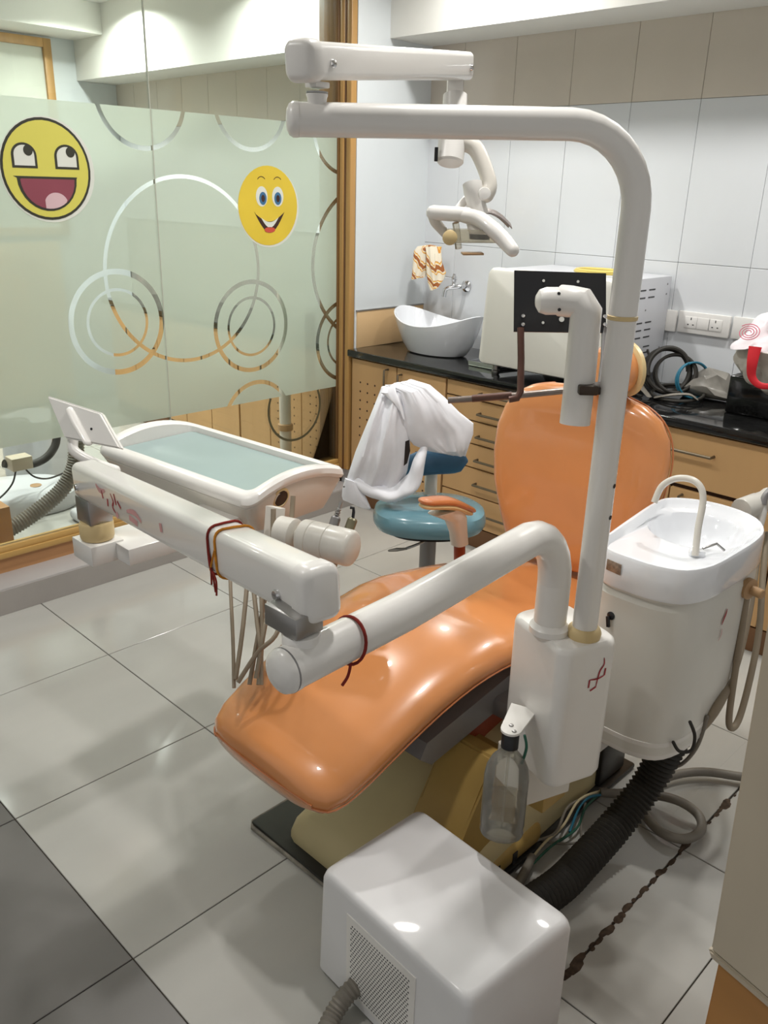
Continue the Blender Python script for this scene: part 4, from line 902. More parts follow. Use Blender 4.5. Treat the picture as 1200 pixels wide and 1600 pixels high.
for z in (0,.005):
    L.append([tp+Vector((0,0,z))+cs_*.021*math.cos(a_)-cd_*.021*math.sin(a_) for a_ in [PI*j/10 for j in range(11)]] + [tp+Vector((0,0,z))+cd_*cl_-cs_*.028, tp+Vector((0,0,z))+cd_*cl_+cs_*.028])
loft(b, L); lab(obj('bracket_arm', b, WHT, bk), 'flat rounded arm with two screws')
for o_ in (Vector((-.006,.008,.005)),Vector((.010,-.004,.005))):
    b = B(); screw(b, tp+o_, (0,0,1), .005, .0025); obj('screw', b, STEEL, bk)
e_ = tp+cd_*cl_; b = B(); prism(b, [e_-cs_*.028, e_+cs_*.028, e_+cs_*.028-Vector((0,0,.20)), e_-cs_*.028-Vector((0,0,.20))], -cd_*.003); obj('bracket_plate', b, WHT, bk)
b = B(); tube(b, [tp+Vector((.026,.01,-.002)), tp+Vector((.032,.012,-.03)), tp+Vector((.026,.010,-.07))], .003, 8); tag(obj('drain_tube', b, WIRE_G), 'short green tube behind the bottle neck', 'tube')
# ------------------------------------------------------------ white suction box in front
sb = thing('suction_pump_box', (2.32,-.19,0), 'large glossy white pump box with a perforated grille at the front of the room', 'pump box')
def q4(z, g, r=.022):
    P = [(2.108-.014*(1-z/.285)-.0,-.322+.0*z),(2.515,-.345),(2.540,-.058),(2.118,-.040)]
    c = Vector((2.32,-.19,0)); L = []
    N = 4
    for i in range(4):
        p_ = Vector((*P[i],0)); a_ = Vector((*P[i-1],0)); n_ = Vector((*P[(i+1)%4],0))
        p_ = p_ + (c-p_).normalized()*g
        u1 = (a_-p_).normalized(); u2_ = (n_-p_).normalized()
        for j in range(7):
            t = j/6; A_ = p_+u1*r; Bq = p_+u2_*r; L.append((A_*(1-t)**2 + p_*2*t*(1-t) + Bq*t**2) + Vector((0,0,z)))
    return L
b = B(); loft(b, [q4(.012,.010), q4(.014,.0), q4(.262,.0), q4(.276,.005), q4(.283,.012), q4(.286,.022)]); bx = obj('case', b, DIRT, sb)
b = B(); box(b, (2.14,-.31,0.0005), (2.49,-.08,.013), .003); obj('base_skid', b, RUB, sb)
fxa = Vector((.407,-.023,0)).normalized(); fn = Vector((-.0565,-.998,0)).normalized()
g0 = Vector((2.195,-.3265,.035)); gw, gh = .195, .200
b = B(); prism(b, [g0+fn*.0004, g0+fxa*gw+fn*.0004, g0+fxa*gw+Vector((0,0,gh))+fn*.0004, g0+Vector((0,0,gh))+fn*.0004], fn*.0022); gp = obj('grille_plate', b, WHT, sb, smooth=False)
b = B()
for i in range(23):
    for j in range(24):
        q = g0+fxa*(.014+i*.0073+(.00365 if j % 2 else 0))+Vector((0,0,.012+j*.0073))+fn*.0026; lathe(b, [(.0021,-.0012),(.0021,.0002)], q, 6, axis=fn)
stuff(obj('grille_holes', b, BLK, gp))
b = B(); ribbed(b, [(2.222,-.325,.062),(2.218,-.352,.052),(2.22,-0.388,0.03),(2.241,-0.432,0.024),(2.29,-0.514,0.022)], .019, .010, .0015); tag(obj('corrugated_hose', b, HOSE2), 'grey corrugated hose leaving the front of the pump box', 'hose')
# ------------------------------------------------------------ hoses and wires on the floor
b = B(); ribbed(b, [(2.412,0.609,0.345),(2.397,0.592,0.275),(2.377,0.547,0.17),(2.36,0.451,0.095),(2.351,0.314,0.055),(2.349,0.198,0.047),(2.32,.02,.046),(2.29,-.035,.046)], .039, .0135, .0035, seg=20, n=14); tag(obj('corrugated_hose', b, RUB), 'thick black corrugated hose from spittoon to pump box', 'hose')
b = B(); tube(b, [(2.513,0.992,0.024),(2.473,0.958,0.024),(2.386,0.899,0.024),(2.33,0.815,0.024),(2.309,0.713,0.024),(2.343,0.623,0.024),(2.414,0.581,0.024),(2.472,0.598,0.024),(2.49,0.658,0.026),(2.459,0.703,0.034),(2.399,0.693,0.05),(2.314,0.676,0.03),(2.258,0.621,0.028),(2.229,0.594,0.03)], .0125, 14); tag(obj('floor_hose', b, HOSE2), 'thick grey hose lying in a loop on the floor', 'hose')
for P, m, l in (([(2.226,0.599,0.03),(2.218,0.502,0.05),(2.241,0.392,0.045),(2.238,0.312,0.035),(2.241,0.25,0.022)],WIRE_C,'cream wire in the bundle beside the chair base'),
    ([(2.231,0.592,0.03),(2.235,0.511,0.03),(2.258,0.431,0.022),(2.249,0.332,0.022),(2.252,0.246,0.022)],WIRE_G,'dark green wire in the bundle beside the chair base'),
    ([(2.235,0.585,0.03),(2.225,0.541,0.04),(2.223,0.498,0.03),(2.253,0.408,0.022)],WIRE_B,'blue wire end near the thick grey hose'),
    ([(2.23,0.587,0.03),(2.212,0.466,0.05),(2.241,0.358,0.045),(2.214,0.305,0.03),(2.198,0.233,0.03)],HOSE2,'thin grey wire arching to the yellow flange'),
    ([(2.225,0.526,0.03),(2.259,0.453,0.02),(2.288,0.399,0.02),(2.252,0.351,0.02),(2.194,0.316,0.02),(2.183,0.232,0.025)],HOSE2,'thin grey wire lying low on the tiles')):
    b = B(); tube(b, P, .0034, 8); tag(obj('wire', b, m), l, 'wire', 'wires beside the chair base')
b = B(); tube(b, [(2.238,0.265,0.024),(2.25,0.222,0.02),(2.267,0.161,0.02),(2.278,0.102,0.02)], [.011,.012,.012], 12); tag(obj('cable_sleeve', b, HOSE2), 'grey cable sleeve gathering the wires', 'cable')
b = B(); lathe(b, [(.022,0),(.026,.004),(.027,.030),(.024,.042),(.014,.050),(.003,.052)], (2.625,-.135,0), 24); tag(obj('rubber_foot_knob', b, nmat('brown_glossy_plastic', lin(120,62,38), .2, coat=.6)), 'brown glossy domed knob on the floor beside the pump box', 'knob')
# ------------------------------------------------------------ near cabinet on the right
nc = thing('side_cabinet', (3.0,-.05,0), 'beige-sided cabinet with a brown lower panel close by on the right', 'cabinet')
def slab(b, z0, z1, l0, l1, ang=-13, w=.46, dp=.30):
    a = math.radians(ang); ux = Vector((math.cos(a),math.sin(a),0)); uy = Vector((.12,1,0)).normalized(); o0 = Vector((2.786,-.061,0))
    L = []
    for z, off, g in l0: 
        o = o0 + Vector((off,0,z)); L.append([o+ux*g+uy*g, o+ux*w+uy*g, o+ux*w+uy*dp, o+ux*g+uy*dp])
    loft(b, L); bmesh.ops.bevel(b, geom=[e for e in b.edges if abs((e.verts[0].co-e.verts[1].co).normalized().z) > .5 or True], offset=.004, segments=2, affect='EDGES')
b = B(); slab(b,0,0,[(.408,.0,.0),(.43,.0,.0),(1.15,-.022,.0)],0); obj('beige_body', b, BEIGE, nc)
b = B(); slab(b,0,0,[(.388,-.002,.004),(.407,-.006,.0)],0); lab(obj('loose_edge', b, BEIGE, nc), 'lifting edge strip of the beige laminate')
b = B(); slab(b,0,0,[(.0,.0,.012),(.387,.0,.012)],0); lab(obj('lower_panel', b, NWOOD, nc), 'brown wood-look lower panel')
# ------------------------------------------------------------ counter things
ba = thing('vessel_basin', (.33,2.0,.8136), 'white oval boat-shaped basin at the left end of the worktop', 'wash basin')
def ell(rx, ry, z0, dz, c=(.335,2.0), n=44): return [Vector((c[0]+rx*math.cos(t), c[1]+ry*math.sin(t), z0+dz*(math.cos(t)**2))) for t in [2*PI*i/n for i in range(n)]]
b = B(); loft(b, [ell(.155,.105,.8140,0), ell(.170,.115,.818,0), ell(.200,.135,.86,0), ell(.232,.160,.92,.02), ell(.250,.172,.952,.058), ell(.251,.173,.956,.06), ell(.246,.168,.958,.06), ell(.240,.163,.952,.056), ell(.215,.145,.90,.02), ell(.17,.11,.85,0), ell(.10,.07,.832,0), ell(.01,.01,.828,0)]); obj('basin_shell', b, CER, ba)
b = B(); lathe(b, [(.022,.0),(.022,.003),(.015,.005)], (.335,2.0,.829), 18); obj('drain', b, CHR, ba)
tp_ = thing('wall_tap', (.26,2.2,1.12), 'chrome wall tap above the white basin', 'tap')
W0 = Vector((0.3,2.25,1.118)); 
b = B(); lathe(b, [(.028,0),(.030,.004),(.022,.010),(.013,.014),(.013,.035)], W0, 20, axis=(0,-1,0)); obj('flange', b, CHR, tp_)
E1 = W0+Vector((-.005,-.05,0)); E2 = Vector((0.245,2.17,1.108))
b = B(); tube(b, [W0+Vector((0,-.03,0)), E1, (E1+E2)/2, E2, E2+Vector((-.012,-.006,-.012)), E2+Vector((-.016,-.008,-.045))], [.012,.012,.011,.011,.013,.011], 14, n=5); obj('spout', b, CHR, tp_)
b = B(); vq = (E1+E2)/2; lathe(b, [(.013,0),(.015,.006),(.011,.012),(.011,.028),(.014,.032),(.014,.045),(.008,.055),(.008,.062)], vq+Vector((0,0,.004)), 16); obj('valve_body', b, CHR, tp_)
b = B(); tube(b, [vq+Vector((.0,0,.045)), vq+Vector((-.055,-.01,.048))], .004, 8); obj('lever', b, CHR, tp_)
# towel
def striped():
    m = nmat('striped_towel', lin(214,200,172), .9, var=.05, scale=30, bump=.3); nt = m.node_tree
    wv = nt.nodes.new('ShaderNodeTexWave'); wv.inputs['Scale'].default_value = 7.5; wv.inputs['Distortion'].default_value = .5; wv.inputs['Detail'].default_value = 1
    mp = nt.nodes.new('ShaderNodeMapping'); mp.inputs['Rotation'].default_value = (0,.9,.4); tc2 = nt.nodes.new('ShaderNodeTexCoord')
    nt.links.new(tc2.outputs['Object'], mp.inputs[0]); nt.links.new(mp.outputs[0], wv.inputs['Vector'])
    rp = nt.nodes.new('ShaderNodeValToRGB'); cr = rp.color_ramp; cr.interpolation = 'CONSTANT'
    cr.elements[0].position = 0; cr.elements[0].color = (*lin(226,216,196),1); cr.elements[1].position = .45; cr.elements[1].color = (*lin(206,140,60),1)
    e = cr.elements.new(.62); e.color = (*lin(232,200,120),1); e = cr.elements.new(.75); e.color = (*lin(224,214,196),1); e = cr.elements.new(.88); e.color = (*lin(160,96,50),1)
    nt.links.new(wv.outputs['Fac'], rp.inputs[0]); nt.links.new(rp.outputs[0], nt.nodes['Principled BSDF'].inputs['Base Color']); return m
STR = striped()
def drape(b, rows, depthf, n=26, seed=1, amp=.006, fr=5):
    """rows: (left point, right point, thickness) from top to bottom; makes a folded closed cloth slab"""
    rnd = random.Random(seed); ph = rnd.random()*6; L = []
    for k_, (a_, c_, th) in enumerate(rows):
        a_ = Vector(a_); c_ = Vector(c_); u_1 = (c_-a_); nrm = Vector((0,0,1)).cross(u_1)
        if nrm.length < 1e-4: nrm = TV.copy()
        nrm.normalize(); nrm = nrm if nrm.dot(TV) > 0 else -nrm
        F_ = []; Bk = []
        for i in range(n):
            t = i/(n-1); w_ = amp*(.45*math.sin(t*fr*PI*.8+ph+k_*.25)+2.2*mnoise.noise(Vector((t*fr*.7+seed*3,k_*.42,seed)))+1.0*mnoise.noise(Vector((t*fr*1.9,k_*1.1,seed+5))))
            rd = math.sin(PI*t)**.5
            F_.append(a_+u_1*t+nrm*(th*rd*depthf+w_)); Bk.append(a_+u_1*t+nrm*(-th*rd*.3+w_-.004))
        L.append(F_+Bk[::-1])
    loft(b, L)
tw = thing('hand_towel', (0.183,2.087,1.216), 'orange and white striped towel hanging in the corner above the basin', 'towel')
b = B(); drape(b, [((0.081,2.108,1.301),(0.124,2.156,1.312),.01),((0.075,2.091,1.28),(0.163,2.161,1.308),.02),((0.086,2.072,1.225),(0.172,2.144,1.26),.02),((0.097,2.059,1.179),(0.168,2.105,1.192),.02),((0.105,2.047,1.143),(0.164,2.083,1.159),.01)], 1, seed=3, amp=.006, fr=6); obj('towel_fold', b, STR, tw)
b = B(); drape(b, [((0.146,2.098,1.303),(0.202,2.155,1.307),.01),((0.166,2.083,1.267),(0.217,2.14,1.281),.02),((0.18,2.07,1.217),(0.233,2.13,1.233),.02),((0.197,2.06,1.166),(0.26,2.132,1.186),.02),((0.216,2.056,1.124),(0.262,2.117,1.156),.015),((0.23,2.056,1.101),(0.25,2.085,1.116),.01)], 1, seed=5, amp=.006, fr=5); obj('towel_fold', b, STR, tw)
b = B(); tube(b, [(.001,2.205,1.262),(.03,2.205,1.262),(.035,2.21,1.25)], .005, 8); rod(b, (.0005,2.205,1.262), (.006,2.205,1.262), .014, 16); tag(obj('towel_hook', b, CHR), 'chrome hook behind the striped towel', 'hook')
b = B(); s0 = Vector((.70,1.93,.8145)); box(b, (.655,1.86,.8142), (.80,2.10,.822), .003); bb = b; 
for (a_,c_) in (((.655,1.86,.822),(.80,1.866,.838)),((.655,2.094,.822),(.80,2.10,.838)),((.655,1.866,.822),(.661,2.094,.838)),((.794,1.866,.822),(.80,2.094,.838))): box(bb, a_, c_)
tag(obj('steel_tray', bb, CHR), 'shallow steel tray between basin and steriliser', 'tray')
# steriliser
au = thing('steriliser_oven', (1.10,2.0,.8136), 'large cream enamel steriliser oven with vent slots on the worktop', 'steriliser')
ax0, ax1 = .800, 1.412
b = B(); box(b, (ax0+.012,1.80,.862), (ax1,2.235,1.262), .006); hs2 = obj('oven_housing', b, ENAG, au)
b = B(); L = []
for y, g in ((1.82,.0),(1.795,.0),(1.775,.008),(1.770,.02)):
    l = []
    for (x, z, bl) in ((ax0,.862,1),(ax1+.002,.862,1),(ax1+.002,1.268,0),(ax0,1.268,0)):
        sx = 1 if x < 1.1 else -1; sz = 1 if z < 1 else -1
        for j in range(5):
            a_ = math.radians({(1,1):180,(-1,1):270,(-1,-1):0,(1,-1):90}[(sx,sz)]+j*22.5); r_ = .022
            cx_ = x+sx*(r_+g); cz_ = z+sz*(r_+g); yy = y - (.035*max(0,(1.268-(cz_+r_*math.sin(a_)))/.4) if y < 1.81 else 0)
            l.append(Vector((cx_+r_*math.cos(a_), yy, cz_+r_*math.sin(a_))))
    L.append(l)
loft(b, L); obj('oven_door', b, ENAM, au)
b = B(); box(b, (1.12,1.757,1.165), (1.155,1.768,1.171), .001); obj('door_mark', b, GREY, au)
for x, y in ((.86,1.80),(1.34,1.80),(.86,2.19),(1.34,2.19)):
    b = B(); lathe(b, [(.016,0),(.018,.004),(.018,.018),(.013,.022),(.013,.052)], (x,y,.8140), 16); obj('foot', b, STEEL, au)
b = B()
for zz, rr_ in ((1.215,3),(1.185,3),(1.085,3),(1.055,3),(1.025,3),(.985,1),(.960,1),(.935,1)):
    for j in range(3 if rr_ == 3 else 1): y0 = 1.90+j*.075 if rr_ == 3 else 2.06; box(b, (ax1+.0002,y0,zz-.0025), (ax1+.0012,y0+.05,zz+.0025))
stuff(obj('vent_slots', b, BLK, hs2))
for y, z in ((2.20,1.23),(2.20,1.19),(2.04,1.135),(2.20,.97),(1.84,1.21)):
    b = B(); lathe(b, [(.004,0),(.003,.002)], (ax1+.0002,y,z), 8, axis=(1,0,0)); obj('screw', b, GREY, hs2)
b = B(); P = []
for i in range(34):
    a_ = i/33*2*PI*1.9; P.append((1.22+.11*math.cos(a_)+.012*i/33, 1.98+.085*math.sin(a_), 1.270+.010*i/33))
P += [(1.36,1.88,1.271),(1.41,1.84,1.268)]
b = B(); tube(b, P, .0065, 8, n=2); tag(obj('rubber_tube', b, TUBEY), 'coiled yellow rubber tube lying on top of the steriliser', 'tube')
# sockets on the wall
def plate(name, x0, x1, z0, z1, label, mods):
    t = thing(name, ((x0+x1)/2,2.25,z0), label, 'socket plate')
    b = B(); box(b, (x0,2.238,z0), (x1,2.2535,z1), .003); obj('cover_plate', b, SOCK, t)
    for (mx, kind) in mods:
        b = B(); box(b, (mx-.028,2.2355,z0+.022), (mx+.028,2.2385,z1-.020), .001); md = obj('socket_module' if kind else 'switch', b, SOCK, t)
        if kind:
            for dx, dz, w_, h_ in ((0,.016,.004,.010),(-.011,-.008,.007,.004),(.011,-.008,.007,.004)):
                b = B(); zc = (z0+z1)/2; box(b, (mx+dx-w_/2,2.2352,zc+dz-h_/2), (mx+dx+w_/2,2.2356,zc+dz+h_/2)); obj('pin_hole', b, BLK, md)
    return t
plate('socket_plate', 1.462, 1.684, 1.037, 1.125, 'wide white wall plate with two sockets and a switch', [(1.520,1),(1.573,0),(1.625,1)])
plate('socket_plate', 1.31, 1.452, 1.034, 1.122, 'white wall plate half hidden behind the steriliser', [])
plate('socket_plate', 1.694, 1.83, 1.039, 1.127, 'white wall plate half hidden behind the plastic bag', [])
# cable coils, plugs
b = B(); tube(b, [(1.413,2.10,.97),(1.43,2.09,.93),(1.42,2.05,.87),(1.40,1.98,.84),(1.45,1.93,.822),(1.52,1.90,.82)], .005, 8); tag(obj('power_cable', b, RUB), 'black power cable leaving the back of the steriliser', 'cable')
def coil(c, r, tilt, turns, rr, mat, label, seedk, squash=1.):
    rnd = random.Random(seedk); P = []
    for i in range(int(turns*22)):
        a_ = i/22*2*PI; q = Vector((math.cos(a_)*r*(1+.06*math.sin(a_*.37)), math.sin(a_)*r*squash, (i/(turns*22)-.5)*rr*turns*1.6)); q.rotate(Matrix.Rotation(tilt[0],3,'X')); q.rotate(Matrix.Rotation(tilt[1],3,'Z')); P.append(Vector(c)+q)
    b = B(); tube(b, P, rr, 8, n=2); return tag(obj('coiled_cable', b, mat), label, 'cable', 'cables piled beside the steriliser')
coil((1.555,2.02,.915), .088, (1.25,.75), 2.6, .0095, RUB, 'thick black cable coil standing upright', 1)
coil((1.585,2.03,.905), .078, (1.15,.55), 2.2, .0065, RUB, 'thinner black cable coil inside the thick one', 2)
coil((1.65,2.06,.885), .070, (1.35,.95), 2.4, .0042, WIRE_B, 'thin blue cable coil right of the black one', 3)
coil((1.62,2.00,.835), .095, (.12,.2), 1.6, .0065, RUB, 'black cable ring lying flat on the worktop', 4)
b = B(); tube(b, [(1.42,1.93,.83),(1.46,1.95,.86),(1.50,1.93,.845),(1.55,1.90,.825)], [.012,.016,.013,.010], 10, flat=.4, round_end=True); tag(obj('grey_strap', b, HOSE2), 'grey strap end lying before the cable coils, left', 'strap')
b = B(); tube(b, [(1.58,1.90,.826),(1.64,1.92,.845),(1.69,1.95,.850),(1.72,1.96,.835)], [.010,.013,.013,.008], 10, flat=.4, round_end=True); tag(obj('grey_strap', b, HOSE2), 'grey strap end lying before the cable coils, right', 'strap')
b = B(); tube(b, [(1.39+.05,1.86,.835),(1.45,1.85,.85),(1.48,1.84,.835)], [.022,.028,.02], 12, round_end=True); tag(obj('power_adapter', b, RUB), 'black lump-shaped power adapter beside the steriliser', 'adapter')
b = B(); L = []
CLR = nmat('hazy_plastic_bag', lin(150,146,138), .3, var=.2, scale=14, bump=.5)
for t, w_, h_ in ((0,.01,.01),(.1,.05,.035),(.35,.08,.055),(.65,.075,.050),(.9,.045,.03),(1,.01,.01)):
    L.append([Vector((1.60+.20*t+w_*.5*math.sin(5*t+k_), 2.11+w_*math.cos(2*PI*k_/18), .815+max(0,h_*(1+math.sin(2*PI*k_/18))*(1+.15*math.sin(k_*2.3+t*9))))) for k_ in range(18)])
loft(b, L); tag(obj('plastic_bag', b, CLR), 'small crumpled hazy plastic bag behind the cable coils', 'bag')
# black box and shopping bag
b = B(); box(b, (1.845,1.93,.8140), (2.25,2.22,.955), .008, 3); tag(obj('black_box', b, GRAN), 'glossy black box under the plastic shopping bag', 'box')
bg = thing('shopping_bag', (1.98,2.03,.956), 'crumpled white shopping bag with pink swirls and red ribbon on the black box', 'bag')
def blob(b, c, rx, ry, z0, z1, prof, seed, amp=.12, n=40, m=16):
    rnd = random.Random(seed); ph = [rnd.random()*6.28 for _ in range(6)]; L = []
    for k_ in range(m):
        t = k_/(m-1); z = z0+(z1-z0)*t; f_ = 0
        for (t0_, f0),(t1_, f1) in zip(prof, prof[1:]):
            if t0_ <= t <= t1_: f_ = f0+(f1-f0)*(t-t0_)/(t1_-t0_+1e-9)
        l = []
        for i in range(n):
            a_ = 2*PI*i/n; w_ = 1+amp*(.5*math.sin(3*a_+ph[0]+t*4)+.35*math.sin(7*a_+ph[1]-t*6)+.3*math.sin(12*a_+ph[2]+t*9))
            l.append(Vector((c[0]+rx*f_*w_*math.cos(a_), c[1]+ry*f_*w_*math.sin(a_), z+.010*math.sin(5*a_+ph[3]))))
        L.append(l)
    loft(b, L)
b = B(); blob(b, (2.0,1.98), .155, .12, .905, 1.075, [(0,.25),(.12,.55),(.5,.85),(1,1.0)], 7, .22); lab(obj('bag_lower', b, BAGT, bg), 'greyish translucent crumpled lower part')
b = B(); blob(b, (2.02,1.985), .165, .13, 1.062, 1.20, [(0,1.08),(.15,1.0),(.5,.84),(.8,.66),(1,.35)], 9, .20); tpb = lab(obj('bag_top', b, BAGW, bg), 'white folded top with pink swirl print')
b = B(); q = Vector((1.915,1.862,1.125)); P = []
for i in range(60):
    a_ = i/59*2*PI*3.4; r_ = .006+.026*i/59; P.append(q+Vector((.76,-.1,.0)).normalized()*r_*1.35*math.cos(a_)+Vector((.05,.45,.85)).normalized()*r_*math.sin(a_)+Vector((-.2,-.8,.5))*.004)
tube(b, P, .0016, 6, n=1); obj('swirl_print', b, PINK, tpb)
b = B(); tube(b, [(1.955,1.835,1.085),(1.958,1.825,1.03),(1.965,1.828,.98),(2.0,1.83,.955),(2.05,1.84,.965),(2.08,1.85,1.0)], [.022,.017,.012,.010,.012], 10, flat=.3); lab(obj('ribbon', b, BRED, bg), 'red ribbon handle')
# ------------------------------------------------------------ stool with coat
sl_ = thing('dentist_stool', (1.24,.93,0), 'blue vinyl dentist stool behind the chair, white coat over its backrest', 'stool')
scx = Vector((1.235,.925,0))+RV*.030-TV*.035
def sloop(f_, z, bu_=RV, bv_=TV, a_=.205, c_=.165, p=2.4, c=None, n=44):
    c = c or scx; L = []
    for i in range(n):
        t = 2*PI*i/n; ct, s_ = math.cos(t), math.sin(t)
        q = c + bu_*a_*f_*math.copysign(abs(ct)**(2/p), ct) + bv_*c_*f_*math.copysign(abs(s_)**(2/p), s_); L.append(Vector((q.x,q.y,z)))
    return L
b = B(); loft(b, [sloop(.75,.428), sloop(.95,.432), sloop(1.0,.450), sloop(1.0,.468), sloop(.965,.490), sloop(.86,.503), sloop(.55,.508), sloop(.1,.509)]); obj('seat', b, BLUE, sl_)
b = B(); loft(b, [sloop(.60,.405), sloop(.74,.410), sloop(.74,.427)]); obj('seat_pan', b, BLK, sl_)
b = B(); rod(b, (scx.x,scx.y,.20), (scx.x,scx.y,.40), .030, 20); lab(obj('gas_column', b, GREY, sl_), 'grey lift column')
b = B(); rod(b, (scx.x,scx.y,.07), (scx.x,scx.y,.22), .024, 20); lab(obj('lower_column', b, STEEL, sl_), 'steel inner column')
b = B(); tube(b, [scx+Vector((0,0,.40)), scx+TV*.08-RV*.02+Vector((0,0,.395)), scx+TV*.13-RV*.085+Vector((0,0,.385))], [.005,.005,.005], 8); lev = obj('lever', b, STEEL, sl_)
b = B(); q = scx+TV*.13-RV*.085+Vector((0,0,.385)); tube(b, [q, q-RV*.03+Vector((0,0,-.004)), q-RV*.055+Vector((0,0,-.008))], [.007,.012,.008], 12, round_end=True, flat=.45); obj('lever_grip', b, nmat('grip_grey', lin(96,92,84), .5), lev)
for k_ in range(5):
    a_ = 2*PI*k_/5+.4; e_ = scx+Vector((math.cos(a_)*.24, math.sin(a_)*.24, 0))
    b = B(); tube(b, [scx+Vector((0,0,.085)), e_+Vector((0,0,.065))], [.018,.012], 10); lg = obj('leg', b, GREY, sl_)
    b = B(); rod(b, e_+Vector((-.010,0,.026)), e_+Vector((.010,0,.026)), .025, 18); obj('caster', b, BLK, lg)
bq = Vector((1.18,1.035,0.641))
b = B(); L = []
for i in range(13):
    t = -1+2*i/12; c = bq + RV*.125*t - TV*(.010-.05*t*t) ; h_ = .048*(1-t*t*t*t)**.5*(1+.12*t)+.004; w_ = .020*(1-t**6)+.004
    L.append([c+TV*w_*math.cos(2*PI*j/16)+Vector((0,0,h_*math.sin(2*PI*j/16)+.02*t)) for j in range(16)])
loft(b, L); obj('backrest', b, BLUE2, sl_)
b = B(); tube(b, [bq+Vector((0,0,-.02))-TV*.03, bq+Vector((0,0,-.08))-TV*.045, bq+Vector((0,0,-.16))-TV*.02, scx-TV*.12+Vector((0,0,.42)), scx+Vector((0,0,.41))], [.020,.024,.022,.018,.018], 12, flat=.6); obj('back_support', b, WH2, sl_)
ct = thing('white_coat', (1.166,0.923,0.737), 'crumpled white doctor coat hung over the blue stool backrest', 'coat')
DC = 3.0
def C_(u, v, d=0.):
    return Vector(COAT0)+RV*(u-640)*.002285+Vector((0,0,-(v-690)*.00242))+TV*d
COAT0 = (1.153,0.937,0.731)
# left hanging half: collar edge down to the rolled sleeve; right half: shoulder and sleeve over the back
b = B(); drape(b, [(C_(594,610,.0),C_(640,600,.0),.006),(C_(588,625,.01),C_(642,612,.02),.03),(C_(578,650,.02),C_(640,640,.03),.045),(C_(566,680,.02),C_(640,675,.03),.05),(C_(556,705,.03),C_(641,705,.03),.05),(C_(548,730,.03),C_(638,732,.03),.04),(C_(542,750,.03),C_(630,755,.03),.03),(C_(539,762,.03),C_(600,775,.03),.01)], 1, n=40, seed=2, amp=.009, fr=6); obj('coat_body', b, CLOTH, ct)
b = B(); drape(b, [(C_(600,606,.02),C_(640,598,.0),.008),(C_(622,612,.05),C_(668,604,.01),.03),(C_(628,632,.055),C_(692,622,.01),.04),(C_(628,655,.06),C_(715,643,.01),.045),(C_(634,675,.055),C_(738,660,.0),.04),(C_(646,690,.045),C_(738,676,.0),.035),(C_(668,700,.03),C_(733,695,.0),.03),(C_(700,706,.02),C_(728,710,.0),.01)], 1, n=40, seed=6, amp=.007, fr=5); obj('coat_shoulder', b, CLOTH, ct)
b = B(); tube(b, [C_(664,690,.05),C_(655,712,.06),C_(646,740,.07),C_(620,762,.07),C_(588,762,.06),C_(562,750,.05)], [.010,.028,.036,.038,.034,.022], 22, n=8, round_end=True, flat=.7)
for v in b.verts:
    q = v.co; q += TV*.022*mnoise.noise(q*14)+Vector((0,0,.018*mnoise.noise(q*11+Vector((3,1,2)))))
obj('rolled_sleeve', b, CLOTH, ct)
b = B(); drape(b, [(C_(541,742,.05),C_(560,748,.05),.01),(C_(537,758,.05),C_(575,772,.06),.015),(C_(536,770,.05),C_(582,787,.06),.012),(C_(538,776,.05),C_(580,790,.06),.006)], 1, n=20, seed=8, amp=.003, fr=3); obj('coat_hem', b, CLOTH, ct)
b = B(); drape(b, [(C_(594,608,.03),C_(614,604,.04),.006),(C_(592,614,.035),C_(616,612,.06),.012),(C_(600,616,.04),C_(626,632,.07),.010),(C_(618,622,.05),C_(630,650,.075),.006)], 1, n=16, seed=11, amp=.002, fr=3); obj('collar', b, CLOTH, ct)
b = B(); prism(b, [C_(632,676,.115),C_(638,674,.112),C_(640,690,.112),C_(636,708,.115),C_(631,712,.118)], TV*.002); lab(obj('neck_label', b, BLK, ct), 'black woven neck label')
b = B(); lathe(b, [(.004,0),(.003,.002)], C_(540,752,.075), 10, axis=TV); obj('button', b, GREY, ct)
# ------------------------------------------------------------ next cubicle, seen through the glass
b = B(); ribbed(b, [(-.62,.56,.62),(-.61,.53,.42),(-.60,.50,.30),(-.60,.43,.205),(-.60,.32,.137),(-.60,.20,.085),(-.60,.08,.055)], .036, .014, .003, n=12); tag(obj('corrugated_hose', b, HOSE2), 'grey-green corrugated hose behind the glass', 'hose')
b = B(); tube(b, [(-.92,.58,.60),(-.91,.572,.38),(-.90,.53,.30),(-.90,.46,.262),(-.90,.37,.262),(-.90,.29,.29)], .020, 12); tag(obj('hose', b, RUB), 'smooth dark hose bent behind the glass', 'hose')
b = B(); box(b, (-.62,-.60,.0005), (-.32,.075,.285), .003); tag(obj('wooden_box', b, NWOOD), 'brown wooden box corner behind the glass at far left', 'box')
du = thing('dental_unit_base', (-1.2,.45,0), 'white dental unit base and foot control behind the glass', 'dental unit')
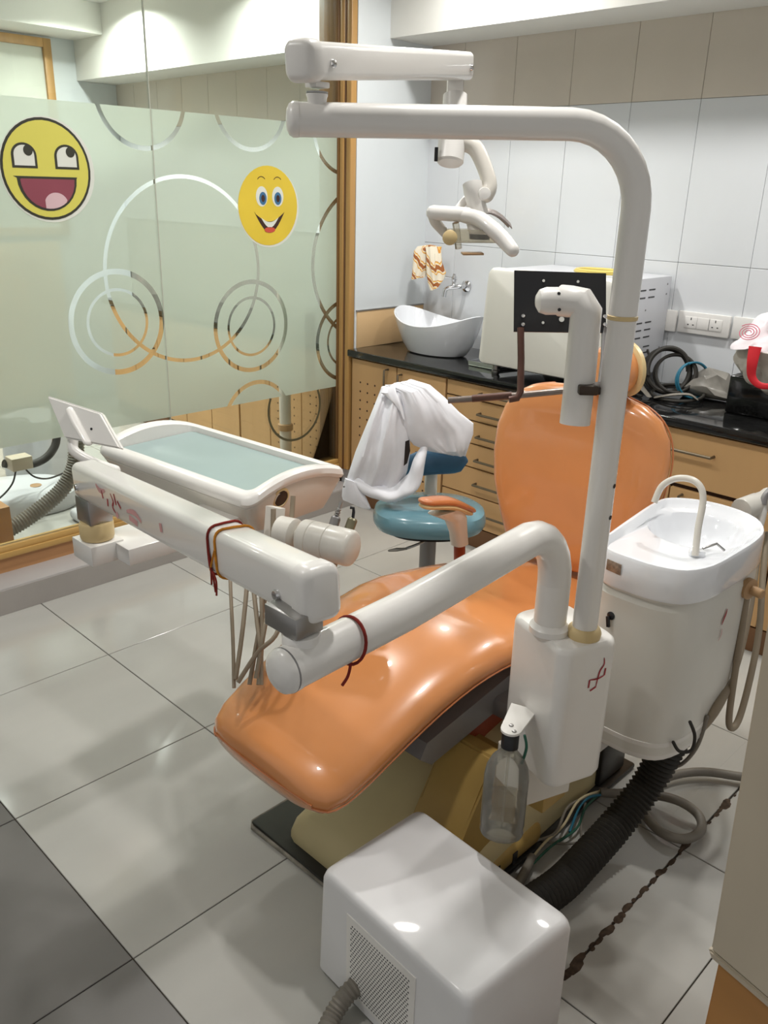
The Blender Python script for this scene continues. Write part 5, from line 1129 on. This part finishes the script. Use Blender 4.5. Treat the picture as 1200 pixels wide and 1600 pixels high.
b = B(); loft(b, [sell(-1.08,.34,z,(.3,.95,0),(-.95,.3,0),.36*f_,.22*f_,32,2.6) for z,f_ in ((.004,.97),(.03,1.0),(.08,.96),(.11,.80),(.122,.4),(.124,.05))]); obj('base_cover', b, ENAG, du)
b = B(); lathe(b, [(.03,0),(.032,.003),(.02,.006)], (-.98,.46,.117), 18); obj('floor_switch', b, TANP, du)
b = B(); loft(b, [rrect(-1.50,.72,z,hx,.13,.05,ang=.4) for z,hx in ((.003,.17),(.30,.165),(.34,.15),(.345,.1))]); ub = obj('unit_case', b, ENAG, du)
b = B(); lathe(b, [(.06,0),(.062,.004),(.045,.01),(.04,.008),(.03,.012)], (-1.42,.60,.346), 22, sx=1, sy=.7); obj('vent_cap', b, GREY, du)
b = B(); box(b, (-.90,.30,.262), (-.82,.40,.325), .004); obj('control_box', b, BEIGE, du)
for k_, P in enumerate(([(-.86,.33,.262),(-.86,.30,.19),(-.86,.22,.13),(-.86,.12,.12)],[(-.86,.37,.262),(-.88,.42,.20),(-.95,.52,.15),(-1.05,.66,.13)])):
    b = B(); tube(b, P, .0045, 8); tag(obj('cable', b, RUB), ('thin dark cable curving left behind the glass','thin dark cable curving right behind the glass')[k_], 'cable')
b = B(); lathe(b, [(.07,0),(.10,.006),(.11,.02),(.07,.05),(.03,.065),(.02,.10)], (-.66,.78,0.0005), 26); tag(obj('foot_pedal', b, GREY), 'round grey foot pedal behind the glass', 'pedal')
b = B(); box(b, (-.72,.50,.0005), (-.55,.66,.06), .025, 3); tag(obj('white_pedal', b, ENAG), 'small white rounded pedal on the floor behind the glass', 'pedal')
pp_ = thing('white_post', (-.31,1.55,0), 'white round post in front of the perforated cabinet behind the glass', 'post')
b = B(); rod(b, (-.31,1.55,.20), (-.31,1.55,1.15), .031, 20); obj('post_tube', b, WH2, pp_)
b = B(); rod(b, (-.31,1.55,.0005), (-.31,1.55,.20), .040, 20); obj('post_base', b, ENAG, pp_)
b = B(); lathe(b, [(.030,0),(.040,.004),(.040,.035),(.030,.04)], (-.31,1.55,.355), 20); obj('clamp_band', b, TANP, pp_)
